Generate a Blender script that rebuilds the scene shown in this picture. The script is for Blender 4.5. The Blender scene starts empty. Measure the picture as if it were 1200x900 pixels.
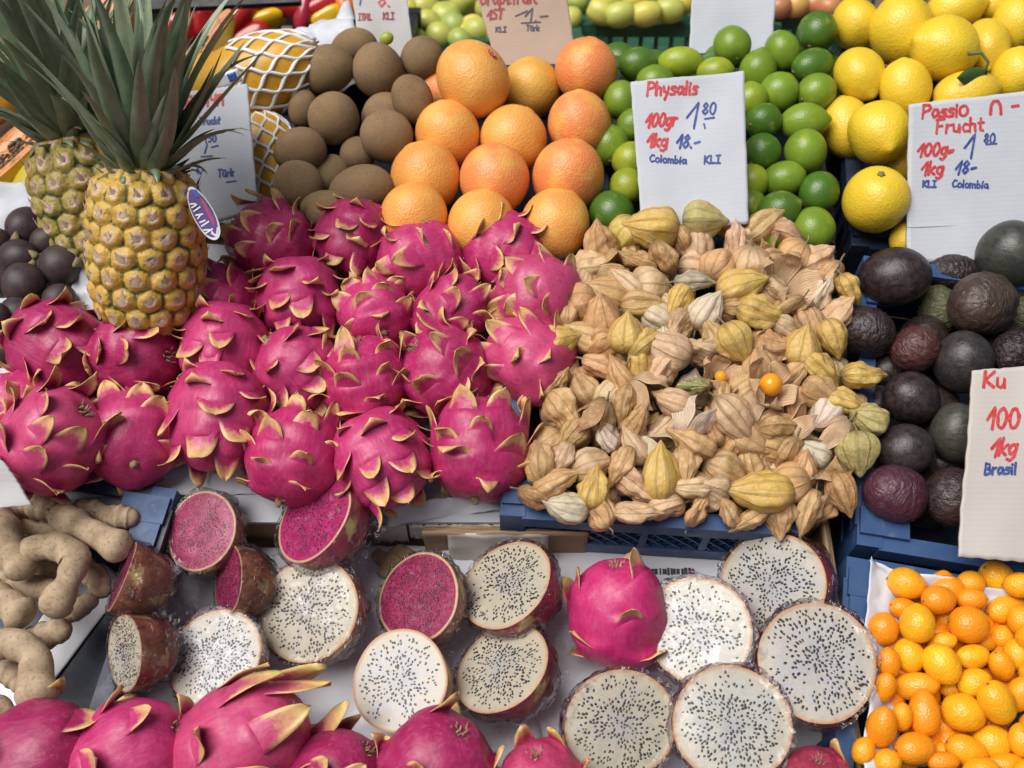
import bpy, math, random
import numpy as np
from mathutils import Vector, Matrix, noise as mnoise
random.seed(7); np.random.seed(7)
PI = math.pi
scene = bpy.context.scene
COL = scene.collection

# ------------------------------------------------------------------ camera frame
FPX = 1287.0                       # focal length in photo pixels (1200 px wide frame)
PITCH = math.radians(36.0)
CAM = Vector((0, 0, 1.62))
Rv = Vector((1, 0, 0)); Fv = Vector((0, math.cos(PITCH), -math.sin(PITCH))); Uv = Vector((0, math.sin(PITCH), math.cos(PITCH)))
def ray(u, v): return Rv*((u-600)/FPX) + Uv*((450-v)/FPX) + Fv
def atD(u, v, D): return CAM + ray(u, v)*D
A0 = atD(600, 900, 1.0); B0 = atD(600, 300, 1.27)
Tv = (B0-A0).normalized(); Nv = Rv.cross(Tv)
def depth(u, v, h=0.0):
    r = ray(u, v); return ((A0-CAM).dot(Nv)+h)/r.dot(Nv)
def at(u, v, h=0.0): return atD(u, v, depth(u, v, h))
def Dof(p): return (p-CAM).dot(Fv)
def PL(x, s, h): return A0 + Rv*x + Tv*s + Nv*h
def pl(u, v, h=0.0):
    p = at(u, v, h)-A0; return p.dot(Rv), p.dot(Tv)
SLOPE = math.atan2(Tv.z, Tv.y)
ROT_PL = Matrix((Rv, Tv, Nv)).transposed()
def camdir(x, y, z):               # right, up, towards the viewer
    return (Rv*x + Uv*y - Fv*z).normalized()

# ------------------------------------------------------------------ object helpers
def tag(o, label=None, cat=None, group=None, kind=None):
    if label: o['label'] = label
    if cat: o['category'] = cat
    if group: o['group'] = group
    if kind: o['kind'] = kind
    return o
def empty(name, M=None, parent=None):
    o = bpy.data.objects.new(name, None); o.empty_display_size = .02; COL.objects.link(o)
    if M is not None: o.matrix_world = M
    if parent: o.parent = parent
    return o
def mobj(name, mesh, parent=None, M=None, color=None):
    o = bpy.data.objects.new(name, mesh); COL.objects.link(o)
    if parent: o.parent = parent
    if M is not None:
        if parent: o.matrix_local = M
        else: o.matrix_world = M
    if color is not None: o.color = (*color, 1)
    return o
def frame(axis, roll=0.0, ref=None):
    z = Vector(axis).normalized()
    r = Vector(ref) if ref is not None else -Fv
    if abs(z.dot(r)) > .95: r = Uv
    x = (r - z*r.dot(z)).normalized(); y = z.cross(x)
    m = Matrix((x, y, z)).transposed()
    return m @ Matrix.Rotation(roll, 3, 'Z')
def TRS(loc, rot3, sc=1.0):
    s = sc if hasattr(sc, '__len__') else (sc, sc, sc)
    return Matrix.Translation(loc) @ rot3.to_4x4() @ Matrix.Diagonal((*s, 1))

class MB:
    def __init__(s): s.v = []; s.f = []; s.mi = []; s.a = []; s.uv = []
    def add(s, vs, fs, mi=0, a=None, uv=None):
        b = len(s.v); s.v += [tuple(p) for p in vs]
        s.f += [tuple(i+b for i in f) for f in fs]; s.mi += [mi]*len(fs)
        s.a += list(a) if a is not None else [0.0]*len(vs)
        s.uv += list(uv) if uv is not None else [(0.0, 0.0)]*len(vs)
    def box(s, c, size, rot=None, mi=0):
        x, y, z = [q/2 for q in size]; c = Vector(c)
        vs = [Vector((i*x, j*y, k*z)) for i in (-1, 1) for j in (-1, 1) for k in (-1, 1)]
        if rot is not None: vs = [rot @ p for p in vs]
        s.add([c+p for p in vs], [(0,1,3,2),(4,6,7,5),(0,4,5,1),(2,3,7,6),(0,2,6,4),(1,5,7,3)], mi)
    def bar(s, p, q, w, t, up=(0, 0, 1), mi=0):
        p = Vector(p); q = Vector(q); d = q-p; L = d.length; d.normalize()
        n = Vector(up); n = (n-d*n.dot(d)).normalized(); b = d.cross(n)
        s.box((p+q)/2, (L, w, t), Matrix((d, b, n)).transposed(), mi)
    def tube(s, path, rad, n=10, mi=0, cap=True, a=None):
        P = [Vector(p) for p in path]; k = len(P)
        rr = rad if hasattr(rad, '__len__') else [rad]*k
        vs = []; fs = []; at_ = []
        up = None
        for i in range(k):
            d = (P[min(i+1, k-1)]-P[max(i-1, 0)]).normalized()
            if up is None:
                up = d.orthogonal().normalized()
            up = (up-d*up.dot(d)).normalized(); b = d.cross(up)
            for j in range(n):
                t = 2*PI*j/n; vs.append(P[i]+(up*math.cos(t)+b*math.sin(t))*rr[i]); at_.append(a[i] if a else 0)
        for i in range(k-1):
            for j in range(n):
                j2 = (j+1) % n; fs.append((i*n+j, i*n+j2, (i+1)*n+j2, (i+1)*n+j))
        if cap:
            fs.append(tuple(reversed(range(n)))); fs.append(tuple(range((k-1)*n, k*n)))
        s.add(vs, fs, mi, at_)
    def grid(s, fn, nu, nv, mi=0, af=None):
        vs = []; at_ = []; uv = []
        for j in range(nv+1):
            for i in range(nu+1):
                vs.append(fn(i/nu, j/nv)); uv.append((i/nu, j/nv)); at_.append(af(i/nu, j/nv) if af else 0.0)
        w = nu+1
        s.add(vs, [(j*w+i, j*w+i+1, (j+1)*w+i+1, (j+1)*w+i) for j in range(nv) for i in range(nu)], mi, at_, uv)
    def sheet(s, fn, nu, nv, th, nrm, mi=0):        # a grid with real thickness
        n = Vector(nrm)*th
        top = [Vector(fn(i/nu, j/nv)) for j in range(nv+1) for i in range(nu+1)]; w = nu+1; K = len(top)
        fs = [(j*w+i, j*w+i+1, (j+1)*w+i+1, (j+1)*w+i) for j in range(nv) for i in range(nu)]
        fb = [tuple(K+i for i in reversed(f)) for f in fs]
        rim = [i for i in range(w)] + [j*w+nu for j in range(1, nv+1)] + [nv*w+i for i in range(nu-1, -1, -1)] + [j*w for j in range(nv-1, 0, -1)]
        fr = [(rim[(k+1) % len(rim)], rim[k], K+rim[k], K+rim[(k+1) % len(rim)]) for k in range(len(rim))]
        s.add(top+[p-n for p in top], fs+fb+fr, mi)
    def mesh(s, name, mats, smooth=True, centre=None):
        vs = s.v
        if centre is not None: vs = [(p[0]-centre[0], p[1]-centre[1], p[2]-centre[2]) for p in vs]
        me = bpy.data.meshes.new(name); me.from_pydata(vs, [], s.f)
        for m in (mats if isinstance(mats, (list, tuple)) else [mats]): me.materials.append(m)
        me.polygons.foreach_set('material_index', s.mi)
        me.polygons.foreach_set('use_smooth', [smooth]*len(s.f))
        at_ = me.attributes.new('mask', 'FLOAT', 'POINT'); at_.data.foreach_set('value', [float(q) for q in s.a])
        l = me.uv_layers.new(name='UVMap'); vi = [i for f in s.f for i in f]
        l.data.foreach_set('uv', [c for i in vi for c in s.uv[i]])
        me.update(); return me

def revolve(prof, nz, nt, deform=None):
    """prof(t) -> (r, z), t 0..1 pole to pole; returns verts, faces, uvs"""
    vs = []; uv = []
    for i in range(1, nz):
        r, z = prof(i/nz)
        for j in range(nt):
            th = 2*PI*j/nt; p = Vector((r*math.cos(th), r*math.sin(th), z))
            if deform: p = deform(p, th, i/nz)
            vs.append(p); uv.append((j/nt, i/nz))
    fs = []
    for i in range(nz-2):
        for j in range(nt):
            j2 = (j+1) % nt; fs.append((i*nt+j, i*nt+j2, (i+1)*nt+j2, (i+1)*nt+j))
    for e, row in ((0, 0), (1, nz-2)):
        r, z = prof(float(e)); p = Vector((0, 0, z))
        if deform: p = deform(p, 0, float(e))
        vs.append(p); uv.append((.5, e)); c = len(vs)-1
        for j in range(nt):
            j2 = (j+1) % nt
            fs.append((c, row*nt+j2, row*nt+j) if e == 0 else (c, row*nt+j, row*nt+j2))
    return vs, fs, uv
def nz3(p, f, seed=0.0): return mnoise.noise(Vector((p[0]*f+seed, p[1]*f-seed*1.7, p[2]*f+seed*.6)))
def sph(t, a=.5, b=.5): return b*math.sin(PI*t), -a*math.cos(PI*t)
def sstep(a, b, x):
    t = min(1, max(0, (x-a)/(b-a))); return t*t*(3-2*t)

# ------------------------------------------------------------------ materials
class G:
    def __init__(s, name):
        s.m = bpy.data.materials.new(name); s.m.use_nodes = True; s.nt = s.m.node_tree
        s.b = s.nt.nodes['Principled BSDF']; s.outn = s.nt.nodes['Material Output']; s._co = None
    def n(s, t, **k):
        x = s.nt.nodes.new(t)
        for a, b in k.items(): setattr(x, a, b)
        return x
    def l(s, a, b): s.nt.links.new(a, b)
    def set(s, sock, v):
        if hasattr(v, 'is_linked') or isinstance(v, bpy.types.NodeSocket): s.l(v, sock)
        elif isinstance(v, (tuple, list)) and len(v) == 3 and sock.type == 'RGBA': sock.default_value = (*v, 1)
        else: sock.default_value = v
    def co(s):
        if s._co is None:
            s._co = s.n('ShaderNodeTexCoord').outputs['Object']; s.rnd = s.n('ShaderNodeObjectInfo').outputs['Random']
            mm = s.math('MULTIPLY', s.rnd, 37.0); s.w = mm
        return s._co
    def math(s, op, a, b=None, clamp=False):
        x = s.n('ShaderNodeMath', operation=op); x.use_clamp = clamp; s.set(x.inputs[0], a)
        if b is not None: s.set(x.inputs[1], b)
        return x.outputs[0]
    def noise(s, sc, det=4, rough=.55, dist=0.0, scale3=None):
        v = s.co()
        if scale3:
            mp = s.n('ShaderNodeMapping'); mp.inputs['Scale'].default_value = scale3; s.l(v, mp.inputs['Vector']); v = mp.outputs[0]
        x = s.n('ShaderNodeTexNoise', noise_dimensions='4D'); s.l(v, x.inputs['Vector']); s.l(s.w, x.inputs['W'])
        x.inputs['Scale'].default_value = sc; x.inputs['Detail'].default_value = det; x.inputs['Roughness'].default_value = rough; x.inputs['Distortion'].default_value = dist
        return x.outputs['Fac']
    def vor(s, sc, feature='F1', out='Distance'):
        x = s.n('ShaderNodeTexVoronoi', feature=feature); s.l(s.co(), x.inputs['Vector']); x.inputs['Scale'].default_value = sc
        return x.outputs[out]
    def ramp(s, f, stops, interp='LINEAR'):
        x = s.n('ShaderNodeValToRGB'); cr = x.color_ramp; cr.interpolation = interp
        while len(cr.elements) < len(stops): cr.elements.new(.5)
        for e, (p, c) in zip(cr.elements, stops):
            e.position = p; e.color = (*c, 1) if hasattr(c, '__len__') else (c, c, c, 1)
        s.set(x.inputs[0], f); return x.outputs[0]
    def mix(s, f, a, b, blend='MIX'):
        x = s.n('ShaderNodeMix', data_type='RGBA', blend_type=blend)
        s.set(x.inputs[0], f); s.set(x.inputs[6], a); s.set(x.inputs[7], b); return x.outputs[2]
    def attr(s): return s.n('ShaderNodeAttribute', attribute_name='mask').outputs['Fac']
    def ocol(s): return s.n('ShaderNodeObjectInfo').outputs['Color']
    def uv(s): return s.n('ShaderNodeTexCoord').outputs['UV']
    def bump(s, h, strength=.3, dist=.01, prev=None):
        if dist > .008: dist *= .05      # unit sized fruit meshes are scaled to a few centimetres
        x = s.n('ShaderNodeBump'); x.inputs['Strength'].default_value = strength; x.inputs['Distance'].default_value = dist
        s.set(x.inputs['Height'], h)
        if prev is not None: s.l(prev, x.inputs['Normal'])
        return x.outputs[0]
    def done(s, color, rough=.5, nrm=None, spec=.5, coat=0, sss=0, sssr=(.01, .005, .003), trans=None):
        s.set(s.b.inputs['Base Color'], color); s.set(s.b.inputs['Roughness'], rough)
        s.set(s.b.inputs['Specular IOR Level'], spec)
        if coat: s.b.inputs['Coat Weight'].default_value = coat; s.b.inputs['Coat Roughness'].default_value = .12
        if nrm is not None: s.l(nrm, s.b.inputs['Normal'])
        if sss:
            s.b.inputs['Subsurface Weight'].default_value = sss; s.b.inputs['Subsurface Radius'].default_value = sssr; s.b.inputs['Subsurface Scale'].default_value = 1.0
        if trans:
            t = s.n('ShaderNodeBsdfTranslucent'); s.set(t.inputs['Color'], color)
            mx = s.n('ShaderNodeMixShader'); mx.inputs[0].default_value = trans
            s.l(s.b.outputs[0], mx.inputs[1]); s.l(t.outputs[0], mx.inputs[2]); s.l(mx.outputs[0], s.outn.inputs['Surface'])
        return s.m

MAT = {}
def build_mats():
    # dragon fruit skin: object colour, faint mottling, yellow green towards the scale tips
    for nm, tipc, edge in (('dragon_skin', (.70, .54, .17), (.68, .36, .18)), ('dragon_skin_dry', (.50, .33, .10), (.42, .24, .12))):
        g = G(nm); g.co(); c = g.ocol()
        n1 = g.noise(5, 5); n2 = g.noise(22, 6); n3 = g.noise(3.0, 3)
        c = g.mix(g.ramp(n1, [(.35, 0), (.7, .55)]), c, g.mix(.45, c, (.58, .09, .22)))
        c = g.mix(g.ramp(n2, [(.50, 0), (.72, .45)]), c, g.mix(.8, c, (.16, .004, .050)))
        vn = g.noise(1.0, 5, .6, .3, (26, 26, 5)); c = g.mix(g.ramp(vn, [(.50, 0), (.70, .34)]), c, (.60, .13, .24)); c = g.mix(g.ramp(vn, [(.30, .45), (.46, 0)]), c, g.mix(.6, c, (.20, .006, .07)))
        sp = g.ramp(g.noise(46, 3), [(.66, 0), (.75, .5)]); c = g.mix(sp, c, (.65, .28, .30))
        a = g.math('ADD', g.attr(), g.math('MULTIPLY', g.math('SUBTRACT', n2, .5), .5))
        a = g.math('ADD', a, g.math('MULTIPLY', g.math('SUBTRACT', n3, .5), .35))
        tip = g.mix(n3, tipc, edge)
        tip = g.mix(g.ramp(g.noise(9, 2), [(.52, 0), (.66, .6)]), tip, (.36, .36, .08))
        c = g.mix(g.ramp(a, [(.42, 0), (.56, .5), (.78, .95)]), c, tip)
        nr = g.bump(n2, .25, .02); nr = g.bump(vn, .30, .025, nr); nr = g.bump(g.noise(70, 3), .2, .01, nr)
        MAT[nm] = g.done(c, g.ramp(n2, [(.3, .33), (.7, .52)]), nr, .5)
    g = G('dried_stem'); g.co(); n = g.noise(14, 5)
    MAT['dried'] = g.done(g.ramp(n, [(.3, (.07, .045, .02)), (.5, (.26, .19, .10)), (.75, (.45, .38, .25))]), .85, g.bump(n, .8, .03))
    # cut skin, browned
    g = G('cut_skin'); g.co(); c = g.ocol(); n = g.noise(3.2, 5); n2 = g.noise(14, 5)
    c = g.mix(g.ramp(n, [(.50, 0), (.66, .85)]), c, (.42, .21, .10)); c = g.mix(g.ramp(n2, [(.55, 0), (.70, .8)]), c, (.17, .05, .05))
    a = g.attr(); c = g.mix(g.ramp(a, [(.3, 0), (.7, 1)]), c, (.50, .36, .14))
    MAT['cut_skin'] = g.done(c, .4, g.bump(n2, .5, .03))
    # flesh
    g = G('flesh'); g.co(); c = g.ocol(); n = g.noise(7, 5); n2 = g.noise(40, 4)
    c = g.mix(g.ramp(n, [(.35, 0), (.75, .55)]), c, (.52, .42, .24)); c = g.mix(g.ramp(n2, [(.40, 0), (.70, .65)]), c, (.36, .36, .36))
    ln = g.n('ShaderNodeVectorMath', operation='LENGTH'); g.l(g.co(), ln.inputs[0]); rd = g.math('ADD', ln.outputs['Value'], g.math('MULTIPLY', g.math('SUBTRACT', n, .5), .35)); c = g.mix(g.ramp(rd, [(.02, .65), (.22, 0)]), c, (.33, .33, .34)); c = g.mix(g.ramp(rd, [(.30, 0), (.48, .6)]), c, (.50, .44, .32))
    MAT['flesh'] = g.done(c, .28, g.bump(n2, .15, .015), .35, sss=.25, sssr=(.004, .003, .003))
    g = G('red_flesh'); g.co(); n = g.noise(8, 5); n2 = g.noise(45, 4)
    c = g.mix(g.ramp(n2, [(.42, 0), (.68, .8)]), g.ocol(), (.40, .09, .17)); c = g.mix(g.ramp(n, [(.4, 0), (.7, .6)]), c, (.16, .008, .045))
    MAT['red_flesh'] = g.done(c, .30, g.bump(n2, .3, .015), .4)
    g = G('rind'); g.co(); c = g.mix(g.noise(20, 3), (.55, .30, .24), (.50, .36, .15)); MAT['rind'] = g.done(c, .45)
    g = G('seed'); MAT['seed'] = g.done((.012, .011, .012), .3)
    # cling film
    g = G('cling_film'); g.co()
    v1 = g.vor(7, 'DISTANCE_TO_EDGE'); n = g.noise(6, 3, .5, 2.2); n2 = g.noise(15, 3, .5, 1.0)
    at_ = g.attr(); nr = g.bump(g.math('MULTIPLY', n, at_), .9, .07); nr = g.bump(g.math('MULTIPLY', g.ramp(v1, [(0, 1), (.12, 0)]), at_), .5, .03, nr); nr = g.bump(g.math('MULTIPLY', n2, at_), .5, .03, nr)
    gl = g.n('ShaderNodeBsdfGlossy'); gl.inputs['Roughness'].default_value = .12; gl.inputs['Color'].default_value = (.95, .97, 1, 1); g.l(nr, gl.inputs['Normal'])
    tr = g.n('ShaderNodeBsdfTransparent'); tr.inputs[0].default_value = (.97, .97, .98, 1)
    df = g.n('ShaderNodeBsdfDiffuse'); df.inputs[0].default_value = (.8, .82, .86, 1); g.l(nr, df.inputs['Normal'])
    fr = g.n('ShaderNodeFresnel'); fr.inputs['IOR'].default_value = 1.55; g.l(nr, fr.inputs['Normal'])
    f = g.math('MULTIPLY', fr.outputs[0], g.math('ADD', g.ramp(n, [(.48, .10), (.66, .75)]), g.math('MULTIPLY', at_, .5)), True)
    m1 = g.n('ShaderNodeMixShader'); g.l(g.ramp(n, [(.60, 0.0), (.85, .22)]), m1.inputs[0]); g.l(tr.outputs[0], m1.inputs[1]); g.l(df.outputs[0], m1.inputs[2])
    m2 = g.n('ShaderNodeMixShader'); g.l(f, m2.inputs[0]); g.l(m1.outputs[0], m2.inputs[1]); g.l(gl.outputs[0], m2.inputs[2])
    g.l(m2.outputs[0], g.outn.inputs['Surface']); MAT['film'] = g.m
    # simple fruits coloured through the object colour
    def fruit(nm, dark, pore, poreS, bumpS, rough, blotch=None, bl=(.55, .8), spec=.5, nsc=2.2, coat=0):
        g = G(nm); g.co(); c = g.ocol(); n = g.noise(nsc, 4); c = g.mix(g.ramp(n, [(.35, 0), (.72, .6)]), c, g.mix(.75, c, dark))
        if blotch: c = g.mix(g.ramp(g.noise(3.1, 5), [(bl[0], 0), (bl[1], .8)]), c, blotch)
        fine = g.noise(38, 3); c = g.mix(g.ramp(fine, [(.60, 0), (.74, .35)]), c, g.mix(.6, c, (.10, .06, .02)))
        sc = g.ramp(g.noise(5.5, 6, .7), [(.66, 0), (.70, .45)]); c = g.mix(sc, c, g.mix(.55, c, (.20, .13, .06)))
        nr = g.bump(g.vor(pore), poreS, .02); nr = g.bump(n, bumpS, .08, nr)
        MAT[nm] = g.done(c, rough, nr, spec, coat)
    fruit('grapefruit_peel', (.72, .20, .05), 34, .45, .18, .42, (.80, .44, .10), (.46, .66))
    fruit('lime_peel', (.05, .15, .015), 30, .25, .15, .30, (.36, .38, .04), (.56, .8))
    fruit('lemon_peel', (.70, .46, .015), 26, .40, .45, .38, (.52, .42, .03), (.6, .85))
    fruit('kumquat_peel', (.80, .22, .008), 16, .45, .25, .30, (.80, .30, .01), (.5, .7))
    fruit('apple_skin', (.45, .45, .06), 60, .05, .1, .35, (.30, .42, .08), (.5, .8))
    fruit('pepper_skin', (.25, .01, .01), 60, .02, .15, .18, None, coat=.3)
    fruit('papaya_skin', (.62, .33, .02), 40, .08, .2, .38, (.30, .26, .03), (.54, .75))
    fruit('papaya_flesh', (.80, .30, .10), 30, .1, .2, .35, None)
    g = G('kiwi_skin'); g.co(); n = g.noise(16, 6, .7); n2 = g.noise(90, 3, .6, 0, (1, 1, .4)); n3 = g.noise(2.5, 3)
    c = g.mix(g.ramp(n, [(.35, 0), (.65, 1)]), g.mix(.35, g.ocol(), (.075, .048, .024)), g.ocol()); c = g.mix(g.ramp(n3, [(.4, 0), (.75, .6)]), c, (.34, .225, .12)); c = g.mix(g.ramp(n2, [(.48, 0), (.66, .7)]), c, (.38, .25, .13))
    MAT['kiwi_skin'] = g.done(c, .85, g.bump(n2, .9, .03, g.bump(n, .5, .04)), .25)
    g = G('passion_skin'); g.co(); n = g.noise(9, 6, .65, .6); n2 = g.noise(4, 4, .5, 1.5, (1, 1, 2.2)); fine = g.noise(50, 3)
    c = g.mix(g.ramp(n, [(.40, 0), (.66, .9)]), g.ocol(), g.mix(.14, g.ocol(), (.30, .20, .15))); c = g.mix(g.ramp(fine, [(.70, 0), (.78, .35)]), c, (.30, .22, .15))
    at_ = g.attr(); wr = g.math('MULTIPLY', n2, at_)
    MAT['passion_skin'] = g.done(c, g.ramp(n, [(.4, .30), (.6, .42)]), g.bump(wr, 1.0, .12, g.bump(n, .35, .03)), .45)
    g = G('mangosteen_skin'); g.co(); n = g.noise(5, 5); c = g.mix(g.ramp(n, [(.4, 0), (.7, .8)]), g.ocol(), (.085, .055, .045))
    MAT['mangosteen_skin'] = g.done(c, .5, g.bump(g.noise(30, 4), .25, .02), .4)
    g = G('calyx'); g.co(); MAT['calyx'] = g.done(g.mix(g.noise(9, 4), (.12, .10, .04), (.30, .23, .12)), .7)
    g = G('tamarind_skin'); g.co(); n = g.noise(60, 5, .6); n2 = g.noise(260, 4, .7)
    c = g.ramp(n, [(.30, (.28, .20, .125)), (.5, (.42, .315, .205)), (.72, (.52, .405, .285))]); c = g.mix(g.ramp(n2, [(.52, 0), (.70, .7)]), c, (.14, .08, .04))
    MAT['tamarind'] = g.done(c, .8, g.bump(n2, .5, .001), .25)
    # physalis husk: ribs and net veins in UV
    g = G('physalis_husk'); g.co(); uv = g.uv(); sx = g.n('ShaderNodeSeparateXYZ'); g.l(uv, sx.inputs[0]); u_ = sx.outputs[0]; v_ = sx.outputs[1]
    n = g.noise(3.0, 4); n2 = g.noise(11, 5, .6)
    ang = g.math('ADD', g.math('MULTIPLY', u_, 20*PI), g.math('MULTIPLY', g.math('SUBTRACT', n2, .5), 1.6))
    rib = g.math('POWER', g.math('ABSOLUTE', g.math('COSINE', g.math('MULTIPLY', ang, .5))), 22.0)
    ve = g.n('ShaderNodeTexVoronoi', feature='DISTANCE_TO_EDGE'); mp = g.n('ShaderNodeMapping'); mp.inputs['Scale'].default_value = (22, 8, 1); g.l(uv, mp.inputs[0]); g.l(mp.outputs[0], ve.inputs['Vector']); ve.inputs['Scale'].default_value = 1.0
    net = g.ramp(ve.outputs['Distance'], [(0, .45), (.07, 0)])
    c = g.mix(g.ramp(n, [(.40, 0), (.72, .7)]), g.ocol(), g.mix(.40, g.ocol(), (.50, .24, .09)))
    c = g.mix(g.ramp(n2, [(.45, 0), (.70, .6)]), c, (.80, .60, .38))
    c = g.mix(g.math('MULTIPLY', net, .4), c, g.mix(.5, c, (.36, .20, .08)))
    c = g.mix(g.math('MULTIPLY', rib, .55), c, g.mix(.60, c, (.24, .13, .04)))
    base = g.ramp(v_, [(.0, .85), (.10, .35), (.22, 0)]); c = g.mix(base, c, g.mix(.6, c, (.12, .09, .035)))
    h = g.math('ADD', g.math('MULTIPLY', rib, .6), n2)
    MAT['husk'] = g.done(c, .5, g.bump(h, .6, .04, g.bump(net, .5, .02)), .5, trans=.22)
    g = G('berry'); g.co(); MAT['berry'] = g.done(g.mix(g.noise(3), (.85, .28, .01), (.80, .36, .02)), .2)
    # pineapple
    for nm, mid, edge in (('pineapple_skin', (.54, .34, .06), (.075, .085, .016)), ('pineapple_skin_green', (.34, .27, .06), (.045, .06, .016))):
        g = G(nm); g.co(); a = g.attr(); n = g.noise(60, 5); a2 = g.math('ADD', a, g.math('ADD', g.math('MULTIPLY', g.math('SUBTRACT', n, .5), .55), g.math('MULTIPLY', g.math('SUBTRACT', g.noise(200, 4), .5), .25)))
        c = g.ramp(a2, [(.0, (.40, .27, .21)), (.30, (.56, .40, .30)), (.50, mid), (.78, mid), (.90, edge), (1, edge)])
        c = g.mix(g.ramp(g.noise(15, 3), [(.5, 0), (.8, .5)]), c, (.50, .22, .03)); c = g.mix(g.ramp(g.noise(140, 4), [(.55, 0), (.75, .6)]), c, (.16, .10, .05))
        MAT[nm] = g.done(c, .48, g.bump(n, .9, .006))
    g = G('pineapple_bract'); g.co(); MAT['bract'] = g.done(g.mix(g.noise(40, 4), (.62, .50, .36), (.34, .23, .13)), .7)
    g = G('pineapple_leaf'); g.co(); a = g.attr(); n = g.noise(12, 4); n2 = g.noise(70, 4)
    c = g.mix(g.ramp(n, [(.3, 0), (.7, 1)]), (.105, .16, .085), (.22, .285, .165)); c = g.mix(g.ramp(n2, [(.4, 0), (.7, .5)]), c, (.24, .28, .19)); c = g.mix(g.ramp(a, [(.95, 0), (1.12, .8)]), c, (.26, .20, .11)); c = g.mix(g.ramp(g.noise(7, 3), [(.58, 0), (.72, .75)]), c, (.05, .12, .022))
    g_uv = None; lv = g.noise(30, 4, .6, 0, (1, 1, .25)); c = g.mix(g.ramp(lv, [(.48, 0), (.62, .55)]), c, (.27, .32, .22)); c = g.mix(g.ramp(lv, [(.32, .5), (.44, 0)]), c, (.07, .11, .05))
    MAT['pleaf'] = g.done(c, .38, g.bump(n2, .3, .003), .5, trans=.08)
    # leaf, stems
    g = G('green_leaf'); g.co(); MAT['leaf'] = g.done(g.mix(g.noise(20, 3), (.02, .06, .012), (.06, .12, .03)), .3)
    g = G('green_stem'); g.co(); MAT['stem'] = g.done(g.mix(g.noise(20, 3), (.08, .12, .03), (.16, .17, .06)), .6)
    g = G('stem_scar'); g.co(); n = g.noise(4, 3); MAT['scar'] = g.done(g.mix(n, (.10, .075, .03), (.26, .20, .10)), .8, g.bump(n, .6, .05))
    # man made
    def plastic(nm, c0, c1, rough=.45, dirt=(.30, .28, .25)):
        g = G(nm); g.co(); n = g.noise(9, 5, .6); n2 = g.noise(45, 5, .6)
        c = g.mix(g.ramp(n, [(.35, 0), (.7, 1)]), c0, c1); c = g.mix(g.ramp(n2, [(.58, 0), (.75, .45)]), c, dirt)
        MAT[nm] = g.done(c, g.ramp(n2, [(.3, rough-.08), (.7, rough+.2)]), g.bump(n2, .15, .002))
    plastic('blue_plastic', (.018, .055, .155), (.035, .085, .20)); plastic('navy_plastic', (.010, .016, .035), (.020, .032, .060), dirt=(.10, .10, .11))
    plastic('green_plastic', (.016, .075, .040), (.028, .11, .060)); plastic('black_plastic', (.012, .012, .014), (.025, .025, .028), dirt=(.08, .08, .08))
    def paper(nm, c0, c1, rough=.8, corr=0, sc=12):
        g = G(nm); g.co(); n = g.noise(sc, 6, .6); c = g.mix(g.ramp(n, [(.3, 0), (.7, 1)]), c0, c1); n2 = g.noise(60, 5, .65)
        c = g.mix(g.ramp(n2, [(.64, 0), (.75, .35)]), c, (.42, .36, .28)); nr = g.bump(n, .35, .004)
        if corr:
            w = g.n('ShaderNodeTexWave', wave_type='BANDS', bands_direction='Y'); g.l(g.co(), w.inputs['Vector']); w.inputs['Scale'].default_value = corr; w.inputs['Distortion'].default_value = .6
            nr = g.bump(w.outputs['Fac'], .12, .0004, nr)
        MAT[nm] = g.done(c, rough, nr, .3)
    paper('white_card', (.45, .475, .515), (.52, .545, .58), .7, 55); paper('brown_card', (.30, .20, .12), (.38, .26, .16), .85, 70)
    paper('grey_card', (.46, .45, .44), (.54, .53, .52), .75, 60); paper('tan_card', (.43, .32, .25), (.50, .38, .30), .8, 60)
    paper('white_paper', (.50, .52, .57), (.60, .62, .66), .75); paper('tray_white', (.70, .71, .76), (.78, .79, .83), .6); paper('beige_card', (.47, .43, .39), (.52, .48, .44), .75, 60)
    paper('torn_paper', (.50, .46, .38), (.66, .64, .60), .85, 0, 30)
    for nm, c in (('red_ink', (.52, .028, .035)), ('blue_ink', (.02, .05, .24)), ('dark_ink', (.05, .05, .07)), ('darkred_ink', (.30, .03, .03)), ('white_ink', (.8, .8, .84)), ('print_ink', (.03, .03, .035))):
        g = G(nm); g.co(); n = g.noise(300, 4, .6); g.rnd
        MAT[nm] = g.done(g.mix(g.ramp(n, [(.45, 0), (.75, .4)]), c, g.mix(.35, c, (.7, .7, .75))), .6)
    g = G('foam_net'); g.co(); MAT['foam'] = g.done((.78, .79, .80), .6, g.bump(g.noise(200, 3), .3, .001))
    g = G('sticker'); MAT['sticker_red'] = g.done((.50, .02, .08), .3)
    g = G('sticker_white'); MAT['sticker_white'] = g.done((.72, .74, .78), .3)
    g = G('sticker_blue'); MAT['sticker_blue'] = g.done((.05, .12, .42), .3)
    g = G('tag_purple'); MAT['tag_purple'] = g.done((.14, .09, .26), .25)
    g = G('tag_pink'); MAT['tag_pink'] = g.done((.42, .10, .20), .25)
    g = G('wood'); g.co(); n = g.noise(4, 6, .6, 1, (1, 12, 12)); MAT['wood'] = g.done(g.mix(n, (.10, .065, .035), (.22, .15, .09)), .75, g.bump(n, .3, .004))
    g = G('asphalt'); g.co(); n = g.noise(120, 6, .7); MAT['asphalt'] = g.done(g.mix(n, (.035, .035, .037), (.075, .073, .07)), .9, g.bump(n, .6, .006))
    g = G('steel'); MAT['steel'] = g.done((.25, .25, .26), .4); g.b.inputs['Metallic'].default_value = 1
build_mats()
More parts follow.
